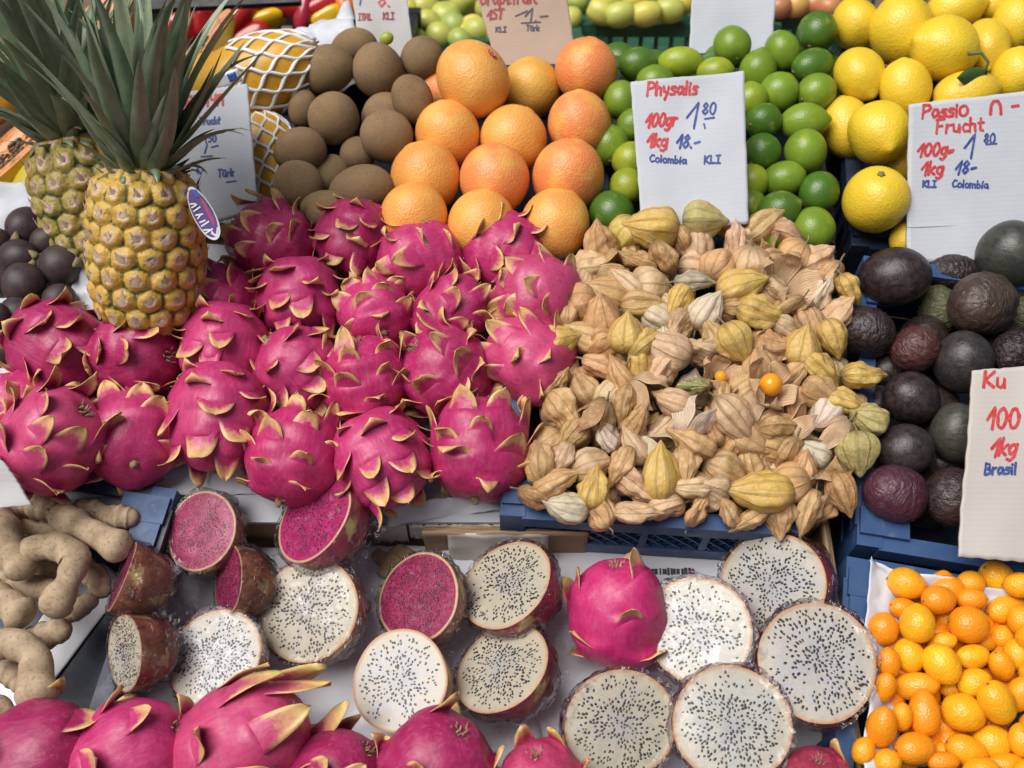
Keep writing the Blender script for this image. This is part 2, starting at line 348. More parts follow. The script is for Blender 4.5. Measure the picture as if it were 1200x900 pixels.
# ------------------------------------------------------------------ fruit meshes (unit sized, axis along Z)
def dprof(z, H=.56, p=2.3): return .5*max(0.0, 1-abs(z/H)**p)**.5
def dragon_variant(seed, H=.57, nsc=19, spread=1.0, long=False, calm=False):
    rng = random.Random(seed); scales = []
    for k in range(nsc):
        f = k/(nsc-1)
        zc = -H*.86 + f*(1.62*H) + rng.uniform(-.03, .03); th = k*2.39996+rng.uniform(-.25, .25)
        L = (.25+.08*f)*rng.uniform(.75, 1.25)*spread; w = (.40-.07*f)*rng.uniform(.8, 1.2)
        if f < .15: L *= .8; w *= .85
        bend = rng.choice([.6, 1.1, 1.7, 2.3, 3.0])*rng.uniform(.8, 1.2)
        if long and f > .55: L *= 1.40; bend = rng.uniform(.2, .9); w *= 1.0
        if calm: bend = rng.choice([.3, .5, .9, 1.6]); L *= .95 if f < .7 else .8; w *= 1.05
        scales.append((zc, th, L, w, bend))
    def surf(z, th): r = max(dprof(z, H), .02); return Vector((r*math.cos(th), r*math.sin(th), z))
    fr = []; f_ = [k/(nsc-1) for k in range(nsc)]
    for zc, th, L, w, bend in scales:
        p = surf(zc, th); q = surf(min(zc+.03, H*.985), th); q0 = surf(zc-.02, th); t = (q-q0).normalized()
        b = Vector((-math.sin(th), math.cos(th), 0)); n = b.cross(t).normalized()
        fr.append((p, t, b, n, L, w, bend))
    nz_, nt_ = 52, 60
    def prof(t):
        z = -H*math.cos(PI*t); return dprof(z, H), z
    def deform(p, th, t):
        q = Vector(p); nrm = Vector((p.x, p.y, p.z*.8)); nrm = nrm.normalized() if nrm.length > 1e-6 else Vector((0, 0, 1)); add = 0
        for (c, tt, b, n, L, w, bend) in fr:
            d = q-c
            if d.length > .42: continue
            x = d.dot(b)/(w*.55); y = d.dot(tt); zz = d.dot(n)
            if abs(zz) > .2: continue
            al = sstep(-.30, .02, y)*(1-sstep(.02, .10, y)); add += .050*al*math.exp(-x*x)
        add += .030*nz3(p, 2.2, seed)+.014*nz3(p, 6, seed)
        e = math.hypot(p.x, p.y)
        if p.z > 0: add -= .07*math.exp(-(e/.09)**2)
        else: add -= .03*math.exp(-(e/.08)**2)
        return q+nrm*add
    m = MB(); vs, fs, uv = revolve(prof, nz_, nt_, deform); m.add(vs, fs, 0, None, uv)
    body = m.mesh('skin', MAT['dragon_skin'])
    sc_meshes = []
    for i, (p, t, b, n, L, w, bend) in enumerate(fr):
        m = MB(); NU, NV = 6, 10; r = math.hypot(p.x, p.y)
        # path in the (t, n) plane
        path = [(-.07, -.004)]; ang = .42; ds = (L+.07)/NV
        for j in range(NV):
            s_ = (j+1)/NV; a_ = ang - 1.5*L*s_ + bend*max(0, s_-.30)**1.35*1.5
            x0, y0 = path[-1]; path.append((x0+ds*math.cos(a_), y0+ds*math.sin(a_)))
        tw = rng.uniform(-.35, .35)
        def side(off):
            out = []; att = []
            for j in range(NV+1):
                s_ = j/NV; wd = w*(1-s_**2.6)**.72*(1-.14*math.sin(PI*s_)) if s_ < 1 else 0.008
                wd = max(wd, .008)
                j0 = max(j-1, 0); j1 = min(j+1, NV); dx = path[j1][0]-path[j0][0]; dy = path[j1][1]-path[j0][1]; ll = math.hypot(dx, dy); nx, ny = -dy/ll, dx/ll
                for i_ in range(NU+1):
                    c = i_/NU*2-1; x = c*wd/2; cup = -x*x/(2*max(r, .18))*(1-s_)*1.2 + .035*s_*c*c*(1 if bend < 1.2 else -1) + x*tw*s_*.6
                    thk = off*(.011*(1-s_*.6)*(1-.6*abs(c)))
                    py = path[j][1]+ny*thk; px = path[j][0]+nx*thk
                    wob = .020*nz3((x*7, s_*2.5, i), 1.0, seed+i)*sstep(.1, .5, s_)
                    out.append(p+t*px+n*(py+cup+wob)+b*x)
                    att.append((.95 if long and f_[i] > .5 else .88)*s_**(1.0 if long and f_[i] > .5 else 1.35)+.50*abs(c)**4*sstep(.05, .6, s_) + (.16 if off > 0 and bend > 1.8 else 0))
            return out, att
        top, at1 = side(1); bot, at2 = side(-1); W = NU+1; K = len(top)
        fs = [(j*W+i_, j*W+i_+1, (j+1)*W+i_+1, (j+1)*W+i_) for j in range(NV) for i_ in range(NU)]
        fb = [tuple(K+q for q in reversed(f)) for f in fs]
        rim = [j*W+NU for j in range(NV+1)]+[NV*W+i_ for i_ in range(NU-1, -1, -1)]+[j*W for j in range(NV-1, -1, -1)]
        frm = [(rim[k+1], rim[k], K+rim[k], K+rim[k+1]) for k in range(len(rim)-1)]
        m.add(top+bot, fs+fb+frm, 0, at1+at2); sc_meshes.append(m.mesh('scale', MAT['dragon_skin']))
    m = MB(); z0 = -H*.95
    m.tube([(0, 0, z0+.05), (.004, 0, z0-.015), (.012, .006, z0-.05), (.016, .006, z0-.085)], [.052, .050, .036, .030], 9)
    for q in range(5):
        a_ = q*1.257; m.tube([(.04*math.cos(a_), .04*math.sin(a_), z0), (.085*math.cos(a_), .085*math.sin(a_), z0-.012)], [.022, .010], 5)
    stem = m.mesh('stem', MAT['dried'])
    m = MB(); z1 = H*.90
    for q in range(9):
        a_ = q*.71; rr = .028+.022*(q % 3); m.tube([(rr*math.cos(a_), rr*math.sin(a_), z1-.05), (rr*1.2*math.cos(a_), rr*1.2*math.sin(a_), z1+.02), (rr*1.5*math.cos(a_+.3), rr*1.5*math.sin(a_+.3), z1+.06+.02*(q % 2))], [.018, .014, .004], 5)
    flower = m.mesh('flower_remnant', MAT['dried'])
    return body, sc_meshes, stem, flower
DV = [dragon_variant(11, .56, 27), dragon_variant(23, .55, 28), dragon_variant(37, .58, 26), dragon_variant(41, .55, 29, 1.0), dragon_variant(59, .55, 26, 1.05), dragon_variant(61, .74, 20, 1.25, True), dragon_variant(71, .60, 11, .95, False, True), dragon_variant(73, .62, 13, 1.1, False, True)]

def dragon_fruit(loc, d, axis, roll, var, color, label, group, name='dragon_fruit', parent=None):
    body, scs, stem, flower = DV[var]
    root = empty(name, TRS(loc, frame(axis, roll), d))
    tag(root, label, 'dragon fruit', group)
    mobj('skin', body, root, color=color)
    for s in scs: mobj('scale', s, root, color=color)
    mobj('stem', stem, root); mobj('flower_remnant', flower, root)
    return root

def cut_variant(seed, H=.60, red=False, nseed=290, flat=.0):
    rng = random.Random(seed)
    def prof(t):                                   # t 0 pole (back) .. 1 rim at z=0
        a = t*PI/2; return .5*math.sin(a)**.85, -H*math.cos(a)
    def deform(p, th, t):
        k = .030*nz3(p, 2.0, seed)+.012*nz3(p, 6, seed)
        for i in range(6):
            th0 = seed+i*2.4; z0 = -.14-.06*i
            dd = (math.atan2(math.sin(th-th0), math.cos(th-th0))/.5)**2+((p.z-z0)/.08)**2
            k += .03*math.exp(-dd)
        ev = .5*(.018*math.cos(2*th+seed)+.012*math.cos(3*th+seed*2))
        e = Vector((p.x, p.y, 0)); e = e.normalized() if e.length > 1e-5 else Vector((0, 0, -1))
        return Vector(p)+e*(k*(1-.6*sstep(.8, 1, t))+ev*t)
    nz_, nt_ = 26, 56
    def shell(off, wr=0.0, zoff=0.0):
        vs = []
        for i in range(1, nz_+1):
            r, z = prof(i/nz_)
            for j in range(nt_):
                th = 2*PI*j/nt_; p = deform(Vector((r*math.cos(th), r*math.sin(th), z)), th, i/nz_)
                n = p.normalized() if p.length > .01 else Vector((0, 0, -1)); o = off
                if wr: o += wr*(abs(nz3(p, 5, seed+3))+.6*abs(nz3(p, 11, seed)))
                vs.append(p+n*o+Vector((0, 0, zoff*sstep(.6, 1, i/nz_))))
        fs = [(i*nt_+j, i*nt_+(j+1) % nt_, (i+1)*nt_+(j+1) % nt_, (i+1)*nt_+j) for i in range(nz_-1) for j in range(nt_)]
        c = len(vs); vs.append(Vector((0, 0, -H-off))); fs += [(c, (j+1) % nt_, j) for j in range(nt_)]
        return vs, fs
    vs, fs = shell(0); edge = vs[(nz_-1)*nt_:nz_*nt_]; m = MB()
    att = [0.0]*len(vs)
    for k, p in enumerate(vs):
        for i in range(7):
            th0 = seed+i*2.4+.4; z0 = -.08-.07*i; th = math.atan2(p.y, p.x)
            x = math.atan2(math.sin(th-th0), math.cos(th-th0)); y = (p.z-z0)/.2
            if 0 < y < 1 and abs(x) < .30*(1-y): att[k] = .8
    m.add(vs, fs, 0, att)
    # rind ring
    ins = [Vector((p.x*.945, p.y*.945, .006)) for p in edge]; ed2 = [Vector((p.x, p.y, .004)) for p in edge]
    m.add(edge+ed2+ins, [(j, (j+1) % nt_, nt_+(j+1) % nt_, nt_+j) for j in range(nt_)]+[(nt_+j, nt_+(j+1) % nt_, 2*nt_+(j+1) % nt_, 2*nt_+j) for j in range(nt_)], 1)
    skin = m.mesh('skin', [MAT['cut_skin'], MAT['rind']])
    m = MB(); vs = [Vector((0, 0, .018))]; NR = 14
    for i in range(1, NR+1):
        f = i/NR
        for j in range(nt_): p = ins[j]; vs.append(Vector((p.x*f, p.y*f, .004+.015*(1-f**4)+.004*nz3((p.x*f, p.y*f, 0), 9, seed))))
    fs = [(0, 1+j, 1+(j+1) % nt_) for j in range(nt_)]+[(1+i*nt_+j, 1+(i+1)*nt_+j, 1+(i+1)*nt_+(j+1) % nt_, 1+i*nt_+(j+1) % nt_) for i in range(NR-1) for j in range(nt_)]
    m.add(vs, fs, 0)
    pts = []; tries = 0
    while len(pts) < nseed and tries < 9000:
        tries += 1; a = rng.uniform(0, 2*PI); r = .47*rng.random()**.5*.94; x, y = r*math.cos(a), r*math.sin(a)
        if rng.random() < .25: r *= .55; x, y = r*math.cos(a), r*math.sin(a)
        if rng.random() > (1.0 if r < .40 else .45): continue
        if nz3((x, y, 0), 5, seed) < -.28 and rng.random() < .8: continue
        if all((x-q[0])**2+(y-q[1])**2 > .0235**2 for q in pts): pts.append((x, y))
    for x, y in pts:
        f = math.hypot(x, y)/.47; z = .004+.015*(1-f**4)+.003; a = math.atan2(y, x)+rng.uniform(-.7, .7); s = rng.uniform(.8, 1.2)*(.85 if red else 1)
        l_, w_ = .0185*s*rng.uniform(.7, 1), .0108*s; ca, sa = math.cos(a), math.sin(a)
        o = [Vector((x, y, z+.004))]; o += [Vector((x+ca*l_*math.cos(t)-sa*w_*math.sin(t), y+sa*l_*math.cos(t)+ca*w_*math.sin(t), z-.003)) for t in [k*PI/4 for k in range(8)]]
        m.add(o, [(0, 1+k, 1+(k+1) % 8) for k in range(8)], 1)
    flesh = m.mesh('flesh', [MAT['red_flesh' if red else 'flesh'], MAT['seed']])
    # film: wrinkled shell and taut front
    m = MB(); vs, fs = shell(.012, .07, .02); e2 = vs[(nz_-1)*nt_:nz_*nt_]; m.add(vs, fs, 0, [1.0]*len(vs))
    vv = []; NF = 10
    for i in range(NF+1):
        f = 1-i/NF
        for p in e2: x, y = p.x*f, p.y*f; vv.append(Vector((x, y, p.z*f**3+.030*(1-f**3)+.010*nz3((x, y, 0), 4, seed)*(1-f))))
    m.add(vv, [(i*nt_+j, i*nt_+(j+1) % nt_, (i+1)*nt_+(j+1) % nt_, (i+1)*nt_+j) for i in range(NF) for j in range(nt_)], 0, [.9*max(0, 1-i/2) for i in range(NF+1) for _ in e2])
    # gathered twist of film at the back
    for k in range(16):
        a = rng.uniform(0, 2*PI); r0 = rng.uniform(.10, .34); p0 = Vector((r0*math.cos(a), r0*math.sin(a), -H*(.92-.5*r0))); d = Vector((math.cos(a+rng.uniform(-1, 1)), math.sin(a+rng.uniform(-1, 1)), -.5))
        w = rng.uniform(.05, .12); L = rng.uniform(.10, .24); b = d.cross(Vector((0, 0, 1))).normalized()
        m.grid(lambda u, v: p0+d*(L*v)+b*((u-.5)*w*(1+v))+Vector((0, 0, .03*math.sin(u*9+v*5+k))), 5, 5, 0, lambda u, v: 1.0)
    film = m.mesh('cling_film', MAT['film'])
    return skin, flesh, film
CV = [cut_variant(1), cut_variant(2, .52), cut_variant(3, .66), cut_variant(5, .58, False, 210), cut_variant(8, .62, True, 300), cut_variant(9, .58, True, 330)]
def cut_fruit(loc, d, axis, roll, var, fcol, scol, label, group, wrapped=True, squash=(1, 1, 1)):
    skin, flesh, film = CV[var]
    root = empty('cut_dragon_fruit', TRS(loc, frame(axis, roll, Uv), tuple(d*q for q in squash))); tag(root, label, 'cut dragon fruit', group)
    mobj('skin', skin, root, color=scol); mobj('flesh', flesh, root, color=fcol)
    if wrapped: mobj('cling_film', film, root)
    return root

def physalis_variant(seed, flat=.75, puff=1.0, crumple=.05, opened=False):
    rng = random.Random(seed); ph = rng.uniform(0, 6)
    def prof(t):
        if t < .12: z = -.40+.05*math.cos(t/.12*PI); r = .10*t/.12
        z = -.42+.95*t**1.05
        r = .5*math.sin(PI*min(1, t**.72))**.80*(1-.12*t)
        if t > .80: r = r*.75+.02*(1-t)*5*.3
        return max(r, .004)*puff, z
    def deform(p, th, t):
        pent = 1+.17*((1-abs(math.sin(2.5*th+ph/2)))**.8-.36)*math.sin(PI*t)+-.02*abs(math.cos(5*th+ph+.3))*math.sin(PI*t)+.014*math.cos(10*th+2*ph)*math.sin(PI*t)
        q = Vector((p.x*pent, p.y*pent*flat, p.z)); k = crumple*(nz3(p, 3.0, seed)+.6*nz3(p, 7.5, seed+2))
        e = Vector((p.x, p.y, 0)); e = e.normalized() if e.length > 1e-4 else Vector((0, 0, 0))
        q += e*k*1.6*math.sin(PI*t)
        if t > .75: q.x += .12*(t-.75)*math.cos(ph)*2; q.y += .12*(t-.75)*math.sin(ph)*2
        return q
    m = MB()
    if not opened:
        vs, fs, uv = revolve(prof, 20, 40, deform); m.add(vs, fs, 0, None, uv)
    else:
        for k in range(5):
            th0 = k*2*PI/5+ph; sp = rng.uniform(.55, 1.15)
            def pt(u, v, th0=th0, sp=sp):
                a = (u-.5)*(2*PI/5)*.98; t = .02+.98*v; r, z = prof(t); open_ = sp*sstep(.30, 1.0, t)
                p = deform(Vector((r*math.cos(th0+a), r*math.sin(th0+a), z)), th0+a, t)
                return p+Vector((math.cos(th0), math.sin(th0), -.35))*open_*.48
            m.grid(pt, 8, 14)
    husk = m.mesh('husk', MAT['husk'])
    m = MB(); zz = -.40; m.tube([(0, 0, zz+.06), (.01, 0, zz-.03), (.03, .02, zz-.10), (.07*math.cos(ph), .05, zz-.17)], [.05, .028, .022, .026], 6)
    return husk, m.mesh('stalk', MAT['calyx'])
PV = [physalis_variant(3), physalis_variant(7, .62, 1, .07), physalis_variant(13, .9, 1, .035), physalis_variant(17, .55, .95, .09), physalis_variant(29, .7, 1.05, .08), physalis_variant(31, .95, 1.02, .02), physalis_variant(43, .5, 1, .10), physalis_variant(47, .8, 1.05, .045)]
PO = [physalis_variant(53, .85, 1.0, .06, True), physalis_variant(67, .8, 1.05, .08, True)]
def berry_mesh():
    m = MB(); vs, fs, uv = revolve(lambda t: sph(t, .27, .27), 14, 20); m.add(vs, fs); return m.mesh('berry', MAT['berry'])
BERRY = berry_mesh()

def blob(name, mat, prof, lump=.02, f=2.2, seed=0, nz_=22, nt_=32, mask=0.0, extra=None):
    m = MB()
    def deform(p, th, t):
        n = Vector(p).normalized() if Vector(p).length > 1e-6 else Vector((0, 0, 1)); q = Vector(p)+n*lump*nz3(p, f, seed)
        return extra(q, th, t) if extra else q
    vs, fs, uv = revolve(prof, nz_, nt_, deform); m.add(vs, fs, 0, [mask]*len(vs), uv); return m.mesh(name, mat)
def scar_mesh(name, r, h, mat, n=8, points=5, dip=.0, z=-.5):
    m = MB(); vs = [(0, 0, z-h)]
    for k, rr in ((0, r*.55), (1, r)):
        for j in range(n*2):
            a = 2*PI*j/(n*2); w = rr*(1+.25*math.cos(points*a)*k); vs.append((w*math.cos(a), w*math.sin(a), z+(-h*.8 if k == 0 else h*.9)))
    N2 = n*2
    fs = [(0, 1+(j+1) % N2, 1+j) for j in range(N2)]+[(1+j, 1+(j+1) % N2, 1+N2+(j+1) % N2, 1+N2+j) for j in range(N2)]
    m.add(vs, fs); return m.mesh(name, mat)
def lemon_prof(t):
    r, z = sph(t, .5, .5)
    r = .5*math.sin(PI*t)**.92
    if t > .80: k = (t-.80)/.20; z += .085*sstep(0, 1, k)*(1); r = r*(1-.35*sstep(.1, .8, k))
    if t < .12: z += .02*(1-t/.12)
    return r, z
def citrus_prof(t):
    r, z = sph(t)
    if t < .10: z += .018*(1-t/.10)
    if t > .94: z += .012
    return r, z
KIWI = [blob('skin', MAT['kiwi_skin'], sph, .03, 1.8, s) for s in (1, 2, 3)]
GRAPE = [blob('peel', MAT['grapefruit_peel'], citrus_prof, .022, 1.6, s, 30, 40) for s in (4, 5, 6)]
LIME = [blob('peel', MAT['lime_peel'], citrus_prof, .02, 2, s) for s in (7, 8)] + [blob('peel', MAT['lime_peel'], lemon_prof, .02, 2, 9)]
LEMON = [blob('peel', MAT['lemon_peel'], lemon_prof, .035, 2.2, s, 30, 40) for s in (10, 11)] + [blob('peel', MAT['lemon_peel'], citrus_prof, .04, 2.0, 12, 30, 40)]
def ribbed(q, th, t): return q*(1+.03*abs(math.sin(4*th+q.z*3))*math.exp(-((t-1)/.35)**2)-.015)
LEMONR = blob('peel', MAT['lemon_peel'], citrus_prof, .03, 2.0, 15, 30, 48, 0, ribbed)
KUM = [blob('peel', MAT['kumquat_peel'], citrus_prof, .03, 1.5, s, 18, 26) for s in (16, 17)] + [blob('peel', MAT['kumquat_peel'], lambda t: (.5*math.sin(PI*t)**.9*(1.12-.42*t), -.5*math.cos(PI*t)), .02, 1.5, 18, 18, 26)]
def wrinkle(a, f):
    def e(q, th, t):
        n = q.normalized(); k = abs(nz3((q.x*1.0, q.y*1.0, q.z*1.7), f, a*90)); k2 = abs(nz3(q, f*2.1, 5)); return q+n*(a*(k*1.4+k2*.7)-a*.6)
    return e
def pucker(q, th, t):
    w = math.exp(-((t)/.42)**2); n = q.normalized(); return q+n*(.020*math.sin(9*th+2*math.sin(3*th))*w*min(1, t*9)+.018*(abs(nz3(q, 6, 3))-.3))
PASS = [blob('rind', MAT['passion_skin'], sph, .02, 2, 20, 40, 56, .12), blob('rind', MAT['passion_skin'], sph, .03, 2, 21, 44, 60, .7, wrinkle(.030, 6)), blob('rind', MAT['passion_skin'], sph, .03, 2, 22, 44, 60, .6, pucker), blob('rind', MAT['passion_skin'], sph, .03, 2, 23, 44, 60, .5, wrinkle(.016, 8))]
MANGO = [blob('shell', MAT['mangosteen_skin'], lambda t: sph(t, .45, .5), .02, 2, s) for s in (30, 31)]
def apple_prof(t): r, z = sph(t, .45, .5); d = .10*math.exp(-(t/.14)**2); return r, z+d-(.08*math.exp(-((1-t)/.14)**2))
APPLE = [blob('skin', MAT['apple_skin'], apple_prof, .03, 1.5, s) for s in (33, 34)]
S_KIWI = scar_mesh('stem_end', .075, .022, MAT['scar']); S_CIT = scar_mesh('stem_scar', .055, .012, MAT['scar'], 8, 5); S_LIME = scar_mesh('stem_scar', .060, .016, MAT['scar'], 6, 5)
S_KUM = scar_mesh('stem_scar', .050, .012, MAT['scar'], 6, 5); S_PAS = scar_mesh('stem_scar', .050, .018, MAT['scar'], 6, 4)
def calyx_mesh():
    m = MB()
    for k in range(4):
        a = k*PI/2+.3; c, s = math.cos(a), math.sin(a)
        def pt(u, v): x = .06+.26*v; w = .24*math.sin(PI*min(1, .25+.75*v))**.8*(1 if v < 1 else .2)*(u-.5); zz = -.47+.10*v*v+.05*(2*u-1)**2-.06*math.sin(PI*v); return Vector((c*x-s*w, s*x+c*w, zz-.02))
        m.sheet(pt, 4, 6, .02, (0, 0, -1))
    m.tube([(0, 0, -.40), (0, 0, -.52), (.02, .02, -.60)], [.08, .075, .085], 8); return m.mesh('calyx', MAT['calyx'])
CALYX = calyx_mesh()

# ------------------------------------------------------------------ placing fruit from the photo
def axis_of(ang, face): a = math.radians(ang); f = math.radians(face); return camdir(math.cos(f)*math.cos(a), math.cos(f)*math.sin(a), math.sin(f))
def settle(items, h0, k=.90, it=60, pull=.06, fixed=False, lo=None):
    """items: dicts u,v,px,(h).  Slides overlapping fruit apart along their sight lines, near ones nearer."""
    for q in items:
        q['D0'] = depth(q['u'], q['v'], h0+q.get('h', 0)); q['D'] = q['D0']
    for _ in range(it):
        for q in items: q['r'] = q['px']/2*q['D']/FPX; q['p'] = atD(q['u'], q['v'], q['D'])
        for i, a in enumerate(items):
            for b in items[i+1:]:
                dv = a['p']-b['p']; d = dv.length; need = k*(a['r']+b['r'])
                if d < need:
                    push = (need-d)*.35
                    near, far = (a, b) if (a['D']-b['D']) < 0 else (b, a)
                    near['D'] -= push*.5; far['D'] += push*.5
                    near['p'] = atD(near['u'], near['v'], near['D']); far['p'] = atD(far['u'], far['v'], far['D'])
        for q in items: q['D'] += (q['D0']-q['D'])*pull
    for q in items: q['p'] = atD(q['u'], q['v'], q['D']); q['r'] = q['px']/2*q['D']/FPX; q['m'] = q['D']/FPX
def jit(c, s=.08, rng=random):
    k = 1+rng.uniform(-s, s); return tuple(min(1, max(0, x*k*(1+rng.uniform(-s, s)*.5))) for x in c)
def put(name, mesh, it, a, b, ang, face, color, label, cat, group, scar=None, roll=None):
    """single fruit: a = long axis px, b = cross axis px"""
    m = it['m']; root = empty(name, TRS(it['p'], frame(axis_of(ang, face), random.uniform(0, 6.28) if roll is None else roll), (b*m, b*m, a*m)))
    tag(root, label, cat, group); o = mobj(mesh.name.split('.')[0], mesh, root, color=color)
    if scar is not None: mobj(scar.name.split('.')[0], scar, root)
    return root
# ------------------------------------------------------------------ the setting
def world_box(name, c, size, mat, label=None, cat=None, kind=None, rot=None, parent=None):
    m = MB(); m.box((0, 0, 0), size); o = mobj(name, m.mesh(name, mat, False), parent, TRS(Vector(c), rot if rot is not None else Matrix.Identity(3)))
    return tag(o, label, cat, None, kind)
m = MB(); m.grid(lambda u, v: Vector((-60+120*u, -60+120*v, 0)), 8, 8)
tag(mobj('pavement', m.mesh('pavement', MAT['asphalt'], False)), kind='structure')
# sloping stall table (board, front apron, legs)
HB = -.175
tb = empty('stall_table', TRS(PL(0, .45, HB), ROT_PL)); tag(tb, 'dark sloping wooden stall table under all the fruit crates', 'table')
m = MB(); ytop = pl(600, 75, HB)[1]-.45; m.box((0, (ytop-.775)/2, -.012), (2.3, ytop+.775, .024)); mobj('tabletop', m.mesh('tabletop', MAT['wood'], False), tb)
for sx in (-1, 1):
    for sy in (-.72, ytop-.05):
        top = PL(sx*1.05, .45+sy, HB-.026); m = MB(); m.box((top.x, top.y, top.z/2), (.05, .05, top.z)); o = mobj('leg', m.mesh('leg', MAT['wood'], False, top), None); o.parent = tb; o.matrix_parent_inverse = Matrix.Identity(4); o.matrix_world = Matrix.Translation(top); o.matrix_local = tb.matrix_world.inverted() @ Matrix.Translation(top)

def crate(name, label, c0, c1, w, d, hr, H, pm, front='diamond', sides='solid', group='plastic crates of fruit', back=False, floor=True):
    """c0, c1: two photo points on the rim of the front wall (left, right); d > 0 runs up the slope. back=True: they lie on the rear wall."""
    p0 = at(c0[0], c0[1], hr); p1 = at(c1[0], c1[1], hr); ex = p1-p0; ex = (ex-Nv*ex.dot(Nv)).normalized(); ey = Nv.cross(ex); w = w or (p1-p0).length
    o = p0-(ey*d if back else Vector((0, 0, 0))); M3 = Matrix((ex, ey, Nv)).transposed()
    root = empty(name, TRS(o+ex*w/2+ey*d/2-Nv*H, M3)); tag(root, label, 'crate', group)
    P = MAT[pm]; W2, D2 = w/2, d/2; t = .006; rw = .018
    m = MB(); m.box((0, 0, .004), (w-.02, d-.02, .006))
    if floor: mobj('floor', m.mesh('floor', MAT['navy_plastic'], False), root)  # navy in every crate: shade between the fruit put into the floor colour
    for nm, a, b in (('front', (-W2, -D2), (W2, -D2)), ('back', (-W2, D2), (W2, D2)), ('side', (-W2, -D2), (-W2, D2)), ('side', (W2, -D2), (W2, D2))):
        m = MB(); a3 = Vector((*a, 0)); b3 = Vector((*b, 0)); dd = (b3-a3); L = dd.length; dd.normalize(); inn = Vector((-a3.x-b3.x, -a3.y-b3.y, 0)).normalized()
        a3 += dd*.016; b3 -= dd*.016
        z = Vector((0, 0, 1)); m.bar(a3+z*(H-.004), b3+z*(H-.004), rw, .008); m.bar(a3+z*(H-.014)-inn*.007, b3+z*(H-.014)-inn*.007, .004, .016); m.bar(a3+z*.012, b3+z*.012, .008, .024)
        kind = front if nm == 'front' else sides
        if kind == 'diamond':
            n = int(L/.085)+1; h0, h1 = .022, H-.012; up = inn
            for i in range(n+1): q = a3.lerp(b3, i/n); m.bar(q+z*h0, q+z*h1, .008, .007, up)
            k = int(L/.016)
            for i in range(-6, k):
                for s in (1, -1):
                    x0 = i*.0165; x1 = x0+(h1-h0)*.9; z0, z1 = (h0, h1) if s > 0 else (h1, h0)
                    f0 = max(0, -x0/(x1-x0)); f1 = min(1, (L-.032-x0)/(x1-x0))
                    if f1 <= f0: continue
                    q0 = a3+dd*(x0+(x1-x0)*f0)+z*(z0+(z1-z0)*f0)+inn*(.0012*s); q1 = a3+dd*(x0+(x1-x0)*f1)+z*(z0+(z1-z0)*f1)+inn*(.0012*s)
                    m.bar(q0, q1, .0022, .0035, up)
        else:
            m.bar(a3+z*(H*.5), b3+z*(H*.5), .004, H-.05, z); n = int(L/.045)+1
            for i in range(n+1): q = a3.lerp(b3, i/n)-inn*.004; m.bar(q+z*.02, q+z*(H-.010), .006, .006, inn)
        mobj('wall', m.mesh('wall', P, False), root)
    for sx in (-1, 1):
        for sy in (-1, 1):
            m = MB(); m.box((sx*(W2-.006), sy*(D2-.006), H/2-.002), (.026, .026, H+.006)); m.box((sx*(W2-.02), sy*(D2-.02), H+.003), (.050, .030, .006)); m.box((sx*(W2-.012), sy*(D2-.038), H+.0025), (.030, .044, .005))
            bm = m.mesh('corner_post', MAT['blue_plastic'] if 'tamarind' in label else P, False); mobj('corner_post', bm, root)
    return root
HC = .105
crate('fruit_crate', 'blue plastic crate with latticed front holding the physalis heap', (594, 597), (1003, 622), .292, .31, -.012, .10, 'blue_plastic')
crate('fruit_crate', 'blue plastic crate holding the dark passion fruit', (1012, 632), (1200, 662), .36, .350, -.020, .10, 'blue_plastic', 'solid')
crate('fruit_crate', 'blue plastic crate with white paper holding the kumquats', (1000, 661), (1200, 697), .36, .34, -.030, .115, 'blue_plastic', 'solid', back=True)
crate('fruit_crate', 'navy plastic crate holding the tamarind pods', (-150, 528), (198, 580), None, .40, -.035, .075, 'navy_plastic', 'solid', back=True)
crate('fruit_crate', 'dark plastic crate holding the brown kiwis', (318, 275), (466, 277), .15, .28, -.03, .10, 'navy_plastic', 'solid')
crate('fruit_crate', 'dark plastic crate holding the orange grapefruit', (470, 290), (700, 294), .225, .30, -.045, .10, 'navy_plastic', 'solid')
crate('fruit_crate', 'dark plastic crate holding the green limes', (706, 286), (985, 292), .275, .31, -.045, .10, 'navy_plastic', 'diamond')
crate('fruit_crate', 'dark plastic crate holding the big yellow lemons', (1004, 283), (1200, 300), .34, .32, -.05, .11, 'navy_plastic', 'solid')
# blue handle clip at the corner of the tamarind crate
# cardboard box with paper under the dragon fruit pile
def corr_wall(m, a, b, h, z0, th=.006, mi=0):
    m.bar(Vector((*a, z0+h/2)), Vector((*b, z0+h/2)), th, h, (0, 0, 1), mi)
x0, s0 = pl(-90, 598, -.06); x1, s1 = pl(592, 612, -.06); _, sb = pl(300, 300, -.06)
dt = empty('cardboard_box', TRS(PL((x0+x1)/2, s1, HB+.002), ROT_PL)); tag(dt, 'tan cardboard box with torn white paper front under the dragon fruit pile', 'box')
w = x1-x0; d = sb-s1; H = -.062-HB
m = MB(); m.box((0, d/2, H-.003), (w, d, .006)); mobj('lid', m.mesh('lid', MAT['white_card'], False), dt)
m = MB(); m.box((0, .004, H/2-.004), (w, .006, H-.008)); m.box((0, d-.004, H/2-.004), (w, .006, H-.008))
for sx in (-1, 1): m.box((sx*(w/2-.003), d/2, H/2-.004), (.006, d-.016, H-.008))
mobj('side', m.mesh('side', MAT['brown_card'], False), dt)
rngp = random.Random(5); m = MB()
